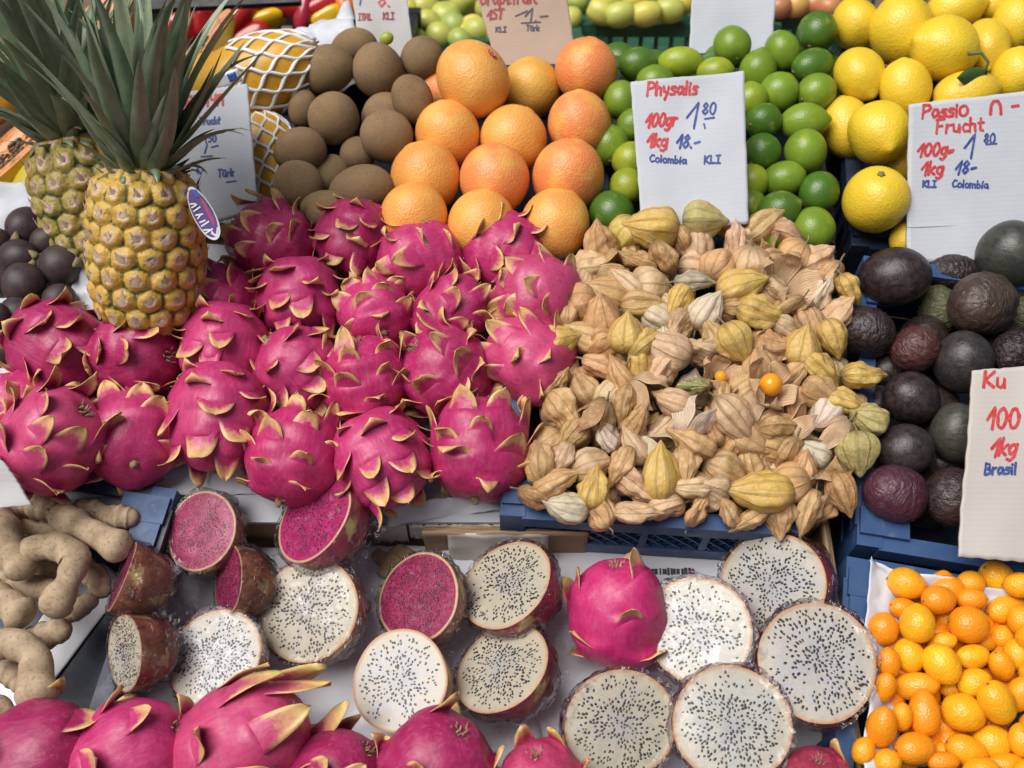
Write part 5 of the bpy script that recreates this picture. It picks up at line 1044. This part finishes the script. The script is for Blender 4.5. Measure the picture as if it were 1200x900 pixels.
# ------------------------------------------------------------------ pineapples
def pineapple(loc, axis, roll, R, L, skin, label, crown, seed, n_around=13, tagm=False):
    rng = random.Random(seed); root = empty('pineapple', TRS(loc, frame(axis, roll))); tag(root, label, 'pineapple', 'pineapples standing at the left')
    dz = 2*PI*R/n_around*.76; rows = int(L/dz)+2; NT, NZ = 190, 120
    def pr(t): z = (t-.5)*L; k = abs(2*t-1); return R*(1-.13*(1-t)*0-.30*k**3.2-.25*max(0, k-.85)*3), z
    def lat(th, z):
        best = 9; bv = 0; r0 = z/dz
        for ro in (math.floor(r0), math.floor(r0)+1):
            zc = ro*dz; ph = (.5 if ro % 2 else 0)+ro*.04; x = th/(2*PI)*n_around-ph; dx = (x-round(x))*(2*PI*R/n_around)/ (dz/.76)
            dy = (z-zc)/(dz/.76); d = max(abs(dy)*1.10+abs(dx)*.42, abs(dx)*1.02); d = .5*d+.5*math.hypot(dx, dy*1.05)
            if d < best: best = d; bv = dy
        return best, bv
    vs = []; at_ = []
    for i in range(NZ+1):
        r, z = pr(i/NZ)
        for j in range(NT):
            th = 2*PI*j/NT; d, dy = lat(th, z); e = min(1, max(0, d/.56+.10*nz3((math.cos(th)*R*90, math.sin(th)*R*90, z*90), 1, seed)*(d > .1))); h = .0075*(1-e**2.2)-.0030*math.exp(-(d/.13)**2)+.0022*nz3((math.cos(th)*2, math.sin(th)*2, z*30), 2, seed)
            rr = max(.004, r+h-.004); vs.append(Vector((rr*math.cos(th), rr*math.sin(th), z))); at_.append(e)
    fs = [(i*NT+j, i*NT+(j+1) % NT, (i+1)*NT+(j+1) % NT, (i+1)*NT+j) for i in range(NZ) for j in range(NT)]
    fs += [tuple(reversed(range(NT))), tuple(range(NZ*NT, (NZ+1)*NT))]
    m = MB(); m.add(vs, fs, 0, at_); mobj('fruit', m.mesh('fruit', MAT[skin]), root)
    m = MB()
    for ro in range(-rows//2, rows//2+1):
        zc = ro*dz; t = zc/L+.5
        if not .03 < t < .99: continue
        r, _ = pr(t)
        for k in range(n_around):
            th = 2*PI/n_around*(k+(.5 if ro % 2 else 0)+ro*.04); er = Vector((math.cos(th), math.sin(th), 0)); et = Vector((-math.sin(th), math.cos(th), 0)); p = er*(r+.001)+Vector((0, 0, zc-.002)); l = rng.uniform(.008, .017); w = rng.uniform(.003, .0062)
            tw = rng.uniform(-.6, .6); tipv = p+er*.005+Vector((0, 0, l))+et*(l*tw)
            m.add([p-et*w, p+et*w, p+er*.003+Vector((0, 0, l*.45)), tipv, p-et*w*.5+Vector((0, 0, -.004)), p+et*w*.5+Vector((0, 0, -.004))], [(0, 2, 3), (2, 1, 3), (0, 4, 2), (4, 5, 2), (5, 1, 2)])
            for q in range(4):
                a0 = rng.uniform(-1, 1); b0 = rng.uniform(.1, .9); q0 = p+et*(w*1.3*a0)+Vector((0, 0, l*(b0-.5)))+er*.0008; q1 = q0+et*(w*rng.uniform(-.8, .8))+Vector((0, 0, l*rng.uniform(.2, .55)))+er*.0022; ww = et*rng.uniform(.0006, .0013); m.add([q0-ww, q0+ww, q1], [(0, 1, 2)])
    mobj('bracts', m.mesh('bracts', MAT['bract']), root)
    m = MB(); N = crown['n']
    for k in range(N):
        f = k/(N-1); az = k*2.39996+rng.uniform(-.2, .2); el = math.radians(-5+crown['up']*f**.55+rng.uniform(-15, 13)); l = crown['L']*(.15+.85*sstep(0.05, .72, f))*rng.uniform(.85, 1.12)*(1-.25*max(0, f-.8)/.2); w = (.0055+.0062*min(1, f*1.8))*rng.uniform(.85, 1.15)
        droop = rng.choice([.05, .2, .4, .9])*rng.uniform(.7, 1.2)*(1.3-f); curl = rng.uniform(-.22, .22); base = Vector((0, 0, L/2-.012+.035*f)); hd = Vector((math.cos(az), math.sin(az), 0)); sd = Vector((-math.sin(az), math.cos(az), 0)); NV = 16; NU = 4
        rad0 = .030*(1-.8*f); pos = base+hd*rad0; a = el; P = [pos]; Dn = []
        for j in range(NV):
            d = hd*math.cos(a)+Vector((0, 0, 1))*math.sin(a); Dn.append(d); pos = pos+d*(l/NV); P.append(pos); a += (-droop*(j/NV)*.30+.03*(1-f))*(1 if f > .12 else 1.6)
        Dn.append(Dn[-1]); V = []; att = []
        for j in range(NV+1):
            s = j/NV; wd = w*((1-s)**.62)*(.75+.6*min(1, s*4)*(1-s*.4)); nn = Dn[j].cross(sd).normalized(); nn = -nn if nn.dot(Vector((0, 0, 1))) < 0 and f < .9 else nn
            for i in range(NU+1):
                c = i/NU*2-1; V.append(P[j]+sd*(c*wd+curl*l*s*s)+(-1 if nn.dot(hd) > 0 else 1)*nn*(-.45*wd*(1-c*c))); att.append(s*.75+.25*abs(c)**4*s+.2*rng.random()*(f < .2))
        W = NU+1; fs = [(j*W+i, j*W+i+1, (j+1)*W+i+1, (j+1)*W+i) for j in range(NV) for i in range(NU)]; m.add(V, fs, 0, att)
    mobj('crown', m.mesh('crown', MAT['pleaf']), root)
    return root
fr = pineapple(atD(172, 292, 1.185), camdir(.07, .93, .30), .4, .0605, .176, 'pineapple_skin', 'ripe yellow pineapple with a purple hang tag in front of the greener one', dict(n=96, L=.190, up=86), 5)
pineapple(atD(112, 248, 1.315), camdir(-.20, .90, .34), 1.2, .064, .185, 'pineapple_skin_green', 'greener pineapple half hidden behind the ripe yellow one', dict(n=96, L=.215, up=80), 9)
# purple hang tag
tc = atD(238, 250, 1.145); tx = camdir(.93, .36, .1); ty = camdir(-.42, .90, .12); tn = tx.cross(ty).normalized(); tn = tn if tn.dot(CAM-tc) > 0 else -tn
def tagp(x, y, o=0): return tc+tx*x+ty*y+tn*(o+.0012*math.sin(y*90))
def outl(k, s): a = 2*PI*k/40; return (s*.0115*math.cos(a)*(1-.25*max(0, math.sin(a))), s*.030*math.copysign(abs(math.sin(a))**.8, math.sin(a)))
m = MB(); ring = [tagp(*outl(k, 1.0)) for k in range(40)]; r2 = [p-tn*.0006 for p in ring]; m.add(ring+r2, [tuple(range(40)), tuple(reversed(range(40, 80)))]+[(k, 40+k, 40+(k+1) % 40, (k+1) % 40) for k in range(40)])
o = mobj('hang_tag', m.mesh('hang_tag', MAT['sticker_white'], False)); o.parent = fr; o.matrix_parent_inverse = fr.matrix_world.inverted()
def sub(name, mb, mat):
    s = mobj(name, mb.mesh(name, MAT[mat], False)); s.parent = o; s.matrix_parent_inverse = fr.matrix_world.inverted(); s.matrix_world = Matrix.Identity(4); return s
m = MB(); m.add([tagp(*outl(k, .90), .0003) for k in range(40)], [tuple(range(40))]); sub('printed_panel', m, 'tag_purple')
m = MB(); m.add([tagp(x, y, .0006) for x, y in ((.0035, -.020), (.0080, -.012), (.0080, .010), (.0045, .018))], [(0, 1, 2, 3)]); sub('pink_stripe', m, 'tag_pink')
m = MB(); m.add([tagp(x, y, .0008) for x, y in ((.001, .018), (.006, .016), (.005, .025), (.001, .026))], [(0, 1, 2, 3)]); sub('blue_patch', m, 'sticker_blue')
m = MB(); y = -.020
for k, (dx, dy, ln) in enumerate(((.3, .5, .010), (-.4, .5, .007), (.3, .5, .010), (0, .5, .007), (.5, .3, .006), (-.3, .6, .008), (.3, .5, .009), (.2, .5, .007), (-.3, .4, .006))):
    a = Vector((-.008, y, 0)); b = a+Vector((ln, dx*.006, 0)); m.bar(tagp(a.x, a.y, .0010), tagp(b.x, b.y, .0010), .0016, .0004, tn); y += .0042
sub('writing', m, 'white_ink')
# ------------------------------------------------------------------ papayas
def papaya_prof(t): r = .5*math.sin(PI*t)**.85*(1.08-.30*t); return r, -.5*math.cos(PI*t)
PAPA = [blob('skin', MAT['papaya_skin'], papaya_prof, .03, 1.6, s, 26, 36) for s in (71, 72)]
def whole_papaya(u, v, D, a, b, ang, face, col, label, net=None):
    m_ = D/FPX; r = empty('papaya', TRS(atD(u, v, D), frame(axis_of(ang, face), .3), (b*m_, b*m_, a*m_))); tag(r, label, 'papaya', 'papayas at the rear left'); mobj('skin', PAPA[0], r, color=col); mobj('stem_scar', S_CIT, r)
    if net:
        z0, z1 = net; m = MB(); NN = 12; NR = int((z1-z0)/.10)
        def sp(k, z):     # point on the fruit
            t = math.acos(max(-1, min(1, -2*z)))/PI; rr, _ = papaya_prof(t); rr = max(rr, .10)+.022; th = 2*PI*k/NN; return Vector((rr*math.cos(th), rr*math.sin(th), z))
        for s in (1, -1):
            for k in range(NN):
                path = []
                for i in range(NR*6+1):
                    f = i/6; fl = math.floor(f); q = f-fl; zig = (q if fl % 2 == 0 else 1-q); zig = sstep(0, 1, zig); path.append(sp(k+s*zig*.5, z0+(z1-z0)*f/NR))
                m.tube(path, .016, 6)
        mobj('foam_net', m.mesh('foam_net', MAT['foam']), r)
    return r
whole_papaya(296, 96, 1.42, 178, 104, 22, 10, (.66,.34,.025), 'orange yellow papaya in a white foam net beside the kiwis', (-.02, .50))
whole_papaya(318, 196, 1.40, 130, 84, -72, 5, (.64,.34,.03), 'smaller papaya fully wrapped in foam net below the other netted one', (-.48, .48))
whole_papaya(56, 228, 1.45, 110, 84, 70, 0, (.48,.40,.045), 'yellow green papaya just left of the back pineapple')
whole_papaya(10, 218, 1.50, 110, 70, 10, 0, (.42,.28,.03), 'olive brown papaya under the cut one at the left edge')
whole_papaya(225, 110, 1.52, 120, 80, 40, 0, (.66,.34,.03), 'papaya hidden behind the pineapple leaves and the papaya sign')
def half_papaya():
    m = MB(); NT, NL = 24, 24; V = []; F = []
    for i in range(NL+1):
        t = .02+.96*i/NL; r, z = papaya_prof(t)
        for j in range(NT+1): th = PI+PI*j/NT; V.append(Vector((r*math.cos(th), r*math.sin(th)*.95, z)))
    F = [(i*(NT+1)+j, i*(NT+1)+j+1, (i+1)*(NT+1)+j+1, (i+1)*(NT+1)+j) for i in range(NL) for j in range(NT)]; m.add(V, F); skin = m.mesh('skin', MAT['papaya_skin'])
    m = MB()
    def fl(u, v): t = .02+.96*v; r, z = papaya_prof(t); x = (2*u-1); k = max(0, 1-(x/.62)**2)*max(0, 1-((v-.5)/.36)**2); return Vector((x*r, .004-.17*min(1, k*1.6)**.7*r*2*.5, z))
    m.grid(fl, 28, 36); flesh = m.mesh('flesh', MAT['papaya_flesh'])
    m = MB(); rng = random.Random(4)
    for k in range(70):
        x = rng.uniform(-.20, .20); z = rng.uniform(-.26, .24); s = rng.uniform(.020, .030); vs, fs, uv = revolve(lambda t: sph(t, s*1.2, s), 5, 7); q = Vector((x, -.125+rng.uniform(0, .05)+abs(x)*.3, z)); m.add([p+q for p in vs], fs)
    seeds = m.mesh('seeds', MAT['seed'])
    m = MB(); m.grid(lambda u, v: Vector((((2*u-1)*(papaya_prof(.02+.96*v)[0]+.01)), .022+.010*nz3((u*4, v*6, 0), 1), papaya_prof(.02+.96*v)[1])), 20, 30); film = m.mesh('cling_film', MAT['film'])
    return skin, flesh, seeds, film
HP = half_papaya()
def cut_papaya(u, v, D, a, b, ang, nrm, label, sticker=None, col=(.70,.42,.02)):
    m_ = D/FPX; z = axis_of(ang, 0); y = camdir(*nrm); z = (z-y*z.dot(y)).normalized(); x = y.cross(z); M3 = Matrix((x, y, z)).transposed()
    r = empty('cut_papaya', TRS(atD(u, v, D), M3, (b*m_, b*m_, a*m_))); tag(r, label, 'cut papaya', 'cut papayas at the rear left')
    mobj('skin', HP[0], r, color=col); mobj('flesh', HP[1], r, color=(.80,.36,.16)); mobj('seeds', HP[2], r); mobj('cling_film', HP[3], r)
    if sticker:
        m = MB(); m.sheet(lambda u, v: Vector((sticker[0]+sticker[2]*(u-.5), .045+.004*math.sin(u*5), sticker[1]+sticker[3]*(v-.5))), 6, 4, .003, (0, 1, 0)); s = mobj('sticker', m.mesh('sticker', MAT[sticker[4]]), r)
        m = MB(); m.sheet(lambda u, v: Vector((sticker[0]+sticker[2]*.55*(u-.5), .056, sticker[1]+sticker[3]*.5*(v-.5))), 4, 3, .002, (0, 1, 0)); s2 = mobj('sticker_print', m.mesh('sticker_print', MAT['sticker_blue' if sticker[4] == 'sticker_white' else 'sticker_white']), s)
    return r
cut_papaya(10, 176, 1.46, 190, 110, 48, (-.45, .55, .65), 'long cut papaya half with black seeds at the left edge')
cut_papaya(2, 84, 1.52, 190, 100, 60, (-.35, .55, .7), 'cut papaya half with a blue sticker behind the pineapple leaves', (.05, -.10, .34, .16, 'sticker_blue'))
cut_papaya(226, 70, 1.55, 150, 66, 66, (-.55, .45, .65), 'slim cut papaya slice right of the pineapple crown')
cut_papaya(108, 40, 1.60, 150, 90, 80, (-.2, .5, .8), 'cut papaya half mostly hidden by the crown leaves', None, (.40,.40,.08))
m = MB(); q0 = atD(268, 92, 1.335); m.sheet(lambda u, v: q0+camdir(.94, .30, .1)*(.030*(u-.5))+camdir(-.3, .85, .45)*(.016*(v-.5)), 6, 4, .0006, camdir(0, .4, .9))
o = mobj('sticker', m.mesh('sticker', MAT['sticker_white'], True, q0), None, Matrix.Translation(q0)); tag(o, 'white and blue fruit sticker on the netted papaya', 'sticker')
m = MB(); m.sheet(lambda u, v: q0+camdir(.94, .30, .1)*(.005+.011*(u-.5))+camdir(-.3, .85, .45)*(.010*(v-.5))+camdir(0, .4, .9)*.0008, 4, 4, .0004, camdir(0, .4, .9)); s = mobj('printed_square', m.mesh('printed_square', MAT['sticker_blue'], True, q0), o)
# white paper round the netted papayas
def sheet3(name, label, P, amp, seed, mat='white_paper', nu=30, nv=24):
    P = [atD(*q) for q in P]; c = sum(P, Vector())/4; n = (P[1]-P[0]).cross(P[3]-P[0]).normalized(); n = n if n.dot(CAM-c) > 0 else -n; m = MB()
    m.sheet(lambda u, v: (P[0].lerp(P[1], u)).lerp(P[3].lerp(P[2], u), v)+n*crumple((u, v, 0), 3.2, amp, seed), nu, nv, .0006, n); return tag(mobj(name, m.mesh(name, MAT[mat], True, c), None, Matrix.Translation(c)), label, 'paper')
sheet3('wrapping_paper', 'white paper rising behind the foam netted papaya', [(270, 70, 1.58), (412, 8, 1.58), (432, 95, 1.46), (290, 150, 1.50)], .030, 21)
sheet3('wrapping_paper', 'crumpled white paper under the netted papaya', [(205, 110, 1.56), (300, 60, 1.58), (330, 260, 1.44), (200, 260, 1.46)], .02, 22)
sheet3('wrapping_paper', 'white paper far left under the olive papaya', [(-60, 215, 1.50), (60, 205, 1.52), (70, 290, 1.40), (-60, 300, 1.38)], .02, 23)
# ------------------------------------------------------------------ pepper crate behind
def pepper_mesh(long=False, seed=0):
    def ex(q, th, t): k = 1+(.10*math.cos(3*th+seed) if not long else .05*math.cos(3*th))*math.sin(PI*t); return Vector((q.x*k, q.y*k, q.z))
    pf = (lambda t: (.5*math.sin(PI*t)**.6*(1.05-.35*t)*(.55 if long else 1), -.5*math.cos(PI*t)+(.06*math.exp(-(t/.1)**2)))); return blob('body', MAT['pepper_skin'], pf, .05, 2, seed, 22, 30, 0, ex)
PEP = [pepper_mesh(False, 81), pepper_mesh(True, 82)]
m = MB(); m.tube([(0, 0, -.40), (0, 0, -.56), (.06, 0, -.68)], [.13, .05, .045], 8); PSTEM = m.mesh('stalk', MAT['stem'])
RD = (.36,.012,.016); RD2 = (.50,.02,.02); YL = (.80,.52,.01); ORG = (.85,.20,.01)
PE = [(212,34,62,46,10,0,RD,'dark red pepper at the left of the pepper crate'),(243,22,54,46,80,0,RD,'dark red pepper under the black rail'),(278,26,62,52,60,0,RD2,'bright red pepper right of the thin rod'),(296,48,54,44,30,0,RD,'red pepper low behind the yellow one'),(262,46,42,36,90,0,ORG,'small orange pepper in front of the red ones'),(312,22,46,28,15,0,YL,'yellow pepper left of the long red ones'),(333,6,70,34,165,1,RD2,'long red pepper at the top edge, left'),(358,8,60,36,80,1,(.40,.02,.05),'purplish red pepper at the top edge'),(384,4,64,34,20,1,RD2,'long red pepper at the top edge, right'),(388,19,48,28,20,0,YL,'yellow pepper beside the grey sign'),(405,2,50,34,100,1,ORG,'orange red pepper behind the grey sign'),(228,8,60,50,0,0,RD,'red pepper hidden behind the black rail')]
for u, v, a, b, an, vr, c, lab in PE:
    D = 1.86; m_ = D/FPX; r = empty('pepper', TRS(atD(u, v, D), frame(axis_of(an+180, 5), u), (b*m_*(1.6 if vr else 1), b*m_*(1.6 if vr else 1), a*m_))); tag(r, lab, 'pepper', 'peppers in the rear crate'); mobj('body', PEP[vr], r, color=c); mobj('stalk', PSTEM, r)
def flat_crate(name, label, c, w, d, h, mat, fillh=None, slats=True):
    root = empty(name, Matrix.Translation(c)); tag(root, label, 'crate', 'crates on the rear table'); P = MAT[mat]
    m = MB(); m.box((0, 0, .006), (w-.01, d-.01, .012)); mobj('floor', m.mesh('floor', P, False), root)
    for a, b in (((-w/2, -d/2), (w/2, -d/2)), ((-w/2, d/2), (w/2, d/2)), ((-w/2, -d/2), (-w/2, d/2)), ((w/2, -d/2), (w/2, d/2))):
        m = MB(); a3 = Vector((*a, 0)); b3 = Vector((*b, 0)); dd = (b3-a3).normalized(); a3 += dd*.013; b3 -= dd*.013; L = (b3-a3).length; z = Vector((0, 0, 1)); m.bar(a3+z*(h-.012), b3+z*(h-.012), .022, .024, z); m.bar(a3+z*.015, b3+z*.015, .010, .03, z)
        m.bar(a3+z*(h*.5), b3+z*(h*.5), .006, .012, z); n = int(L/.028)
        for i in range(n+1): q = a3.lerp(b3, i/n); m.bar(q+z*.03, q+z*(h-.024), .008, .006, dd.cross(z))
        mobj('wall', m.mesh('wall', P, False), root)
    for sx in (-1, 1):
        for sy in (-1, 1): m = MB(); m.box((sx*w/2, sy*d/2, h/2), (.030, .030, h+.004)); mobj('corner_post', m.mesh('corner_post', P, False), root)
    return root
def hit(u, v, z): r = ray(u, v); D = (z-CAM.z)/r.z; return atD(u, v, D)
TZ = .80
tb2 = empty('rear_table', Matrix.Translation((0, 2.55, 0))); tag(tb2, 'low wooden table behind the stall carrying the apple crates', 'table')
m = MB(); m.box((0, 0, TZ-.02), (3.4, 1.5, .04)); mobj('tabletop', m.mesh('tabletop', MAT['wood'], False), tb2)
for sx in (-1, 1):
    for sy in (-1, 1): m = MB(); m.box((sx*1.6, sy*.68, (TZ-.04)/2), (.06, .06, TZ-.04)); mobj('leg', m.mesh('leg', MAT['wood'], False), tb2)
pc = atD(300, 40, 1.86); flat_crate('vegetable_crate', 'dark crate of peppers at the upper left behind the papayas', (pc.x, pc.y+.04, pc.z-.13), .50, .30, .11, 'black_plastic')
m = MB(); m.box((pc.x, pc.y+.04, (pc.z-.13)/2), (.52, .32, pc.z-.134)); c = Vector((pc.x, pc.y+.04, 0)); tag(mobj('crate_stand', m.mesh('crate_stand', MAT['wood'], False, c), None, Matrix.Translation(c)), 'dark wooden stand under the pepper crate', 'stand')
rt = empty('shelf_rail', Matrix.Translation(atD(265, 8, 1.72))); tag(rt, 'black rail with a thin rod in front of the peppers', 'rail'); L0 = atD(150, 4, 1.72); L1 = atD(352, -6, 1.72); o0 = atD(265, 8, 1.72)
m = MB(); m.bar(L0, L1, .020, .028, Uv); mobj('bar', m.mesh('bar', MAT['black_plastic'], False, o0), rt)
a = atD(262, 5, 1.73); b = atD(275, 70, 1.70); m = MB(); m.tube([a, b, Vector((b.x, b.y+.02, 0))], [.004, .004, .004], 8); mobj('rod', m.mesh('rod', MAT['black_plastic'], True, o0), rt)
# ------------------------------------------------------------------ green crates of apples, squash and peaches
ZA = .93
def crate_at(u0, u1, vfront, label, depth_, h=.14, zr=.94):
    a = hit(u0, vfront, zr); b = hit(u1, vfront, zr); return flat_crate('fruit_crate', label, ((a.x+b.x)/2, a.y+depth_/2, zr-h), b.x-a.x, depth_, h, 'green_plastic')
crate_at(452, 676, 46, 'green crate of pale green apples behind the tan sign', .42); crate_at(690, 905, 27, 'green crate of yellow green squash behind the limes', .42, .15); crate_at(908, 1010, 19, 'green crate of peaches behind the limes and lemons', .40, .15); crate_at(1020, 1280, 19, 'green crate hidden behind the lemons', .40, .15)
AP = (.50,.52,.12); APY = (.66,.58,.12); APG = (.32,.42,.10)
ra = random.Random(12); k = 0
AL = [(497,8,34),(523,18,34),(545,2,36),(490,26,28),(501,28,32),(533,30,34),(553,34,32),(574,12,34),(516,42,34),(559,36,34),(586,40,30),(480,10,30),(486,44,28),(565,-4,36),(508,-8,34),(535,-8,34),(676,4,26),(668,22,28),(590,-6,34),(540,48,30),(470,30,30)]
names = ['top left','upper middle','top edge','far left','left of centre','centre','right of centre','beside the tan sign','lower left','lower right','lowest right','left edge','lower left edge','second at top','topmost left','topmost middle','right of the tan sign','low right of the tan sign','behind the tan sign','front rim','behind the grey sign']
for (u, v, px), nm in zip(AL, names):
    D = Dof(hit(u, v, ZA+.02-.0004*(v-20))); m_ = D/FPX; r = empty('apple', TRS(atD(u, v, D), frame(axis_of(ra.uniform(40, 140), ra.uniform(-30, 50)), ra.uniform(0, 6)), px*m_*1.08)); tag(r, 'pale green apple in the rear crate, '+nm, 'apple', 'apples in the rear green crate'); mobj('skin', APPLE[k % 2], r, color=jit(ra.choice([AP, AP, APY, APG]), .08, ra)); m = None; k += 1
SQ = [(705,14,44,30),(727,17,46,30),(757,16,46,30),(745,0,44,30),(785,12,44,30),(715,0,40,28),(775,-4,44,30),(800,4,40,28),(735,-10,44,30)]
nm2 = ['at the left corner','low left','low centre','upper centre','low right','upper left','upper right','beside the blank sign','at the top edge']
for (u, v, a, b), nm in zip(SQ, nm2):
    D = Dof(hit(u, v, .97)); m_ = D/FPX; r = empty('squash', TRS(atD(u, v, D), frame(axis_of(ra.uniform(-30, 30), 0), ra.uniform(0, 6)), (b*m_, b*m_, a*m_))); tag(r, 'small yellow green squash in the rear crate, '+nm, 'squash', 'squash in the rear green crate'); mobj('skin', APPLE[k % 2], r, color=jit(ra.choice([APY, (.66,.52,.08), AP]), .08, ra)); k += 1
for (u, v), nm in zip([(912,8),(932,6),(955,4),(972,8),(945,-10),(920,-10),(985,-2)], ['at the left end','second from the left','in the middle','near the lemons','behind the middle one','behind the left one','next to the lemons']):
    D = Dof(hit(u, v, .965)); m_ = D/FPX; r = empty('peach', TRS(atD(u, v, D), frame(axis_of(ra.uniform(40, 140), 30), ra.uniform(0, 6)), 34*m_)); tag(r, 'reddish peach in the rear crate, '+nm, 'peach', 'peaches in the rear green crate'); mobj('skin', APPLE[k % 2], r, color=jit(ra.choice([(.62,.20,.10), (.70,.36,.12), (.50,.12,.08)]), .08, ra)); k += 1
# small calamondin like green fruit resting on the kiwis
D = 1.40; it = dict(p=atD(453, 45, D), m=D/FPX); put('lime', LIME[0], it, 17, 15, 20, 20, (.42,.48,.06), 'tiny yellow green lime lying on the kiwis', 'lime', None, S_LIME)
# ------------------------------------------------------------------ camera, light
cd = bpy.data.cameras.new('camera'); cam = bpy.data.objects.new('camera', cd); COL.objects.link(cam)
cam.matrix_world = Matrix.Translation(CAM) @ Matrix((Rv, Uv, -Fv)).transposed().to_4x4()
cd.sensor_width = 36; cd.lens = 36*FPX/1200; cd.clip_start = .02; cd.clip_end = 500; cd.dof.use_dof = True; cd.dof.focus_distance = 1.15; cd.dof.aperture_fstop = 5.6
scene.camera = cam
SUN_EL, SUN_AZ = 60, -125    # azimuth from +Y towards +X: high, left of the picture
w = bpy.data.worlds.new('World'); scene.world = w; w.use_nodes = True; nt = w.node_tree
sky = nt.nodes.new('ShaderNodeTexSky'); sky.sky_type = 'NISHITA'; sky.sun_disc = False; sky.sun_elevation = math.radians(SUN_EL); sky.sun_rotation = math.radians(SUN_AZ); sky.dust_density = 6; sky.ozone_density = .6; sky.air_density = 1.0
nt.links.new(sky.outputs[0], nt.nodes['Background'].inputs['Color']); nt.nodes['Background'].inputs['Strength'].default_value = .055
sl = bpy.data.lights.new('sun', 'SUN'); sl.energy = 3.5; sl.angle = math.radians(45); sl.color = (1, .985, .965); so = bpy.data.objects.new('sun', sl); COL.objects.link(so)
el, az = math.radians(SUN_EL), math.radians(SUN_AZ); sd_ = Vector((math.cos(el)*math.sin(az), math.cos(el)*math.cos(az), math.sin(el))); so.rotation_euler = sd_.to_track_quat('Z', 'Y').to_euler(); so.location = (0, 0, 5)
vs_ = scene.view_settings; vs_.view_transform = 'Standard'; vs_.look = 'None'; vs_.gamma = 1; vs_.exposure = .08; vs_.use_curve_mapping = False
scene.cycles.transparent_max_bounces = 12; scene.cycles.max_bounces = 8
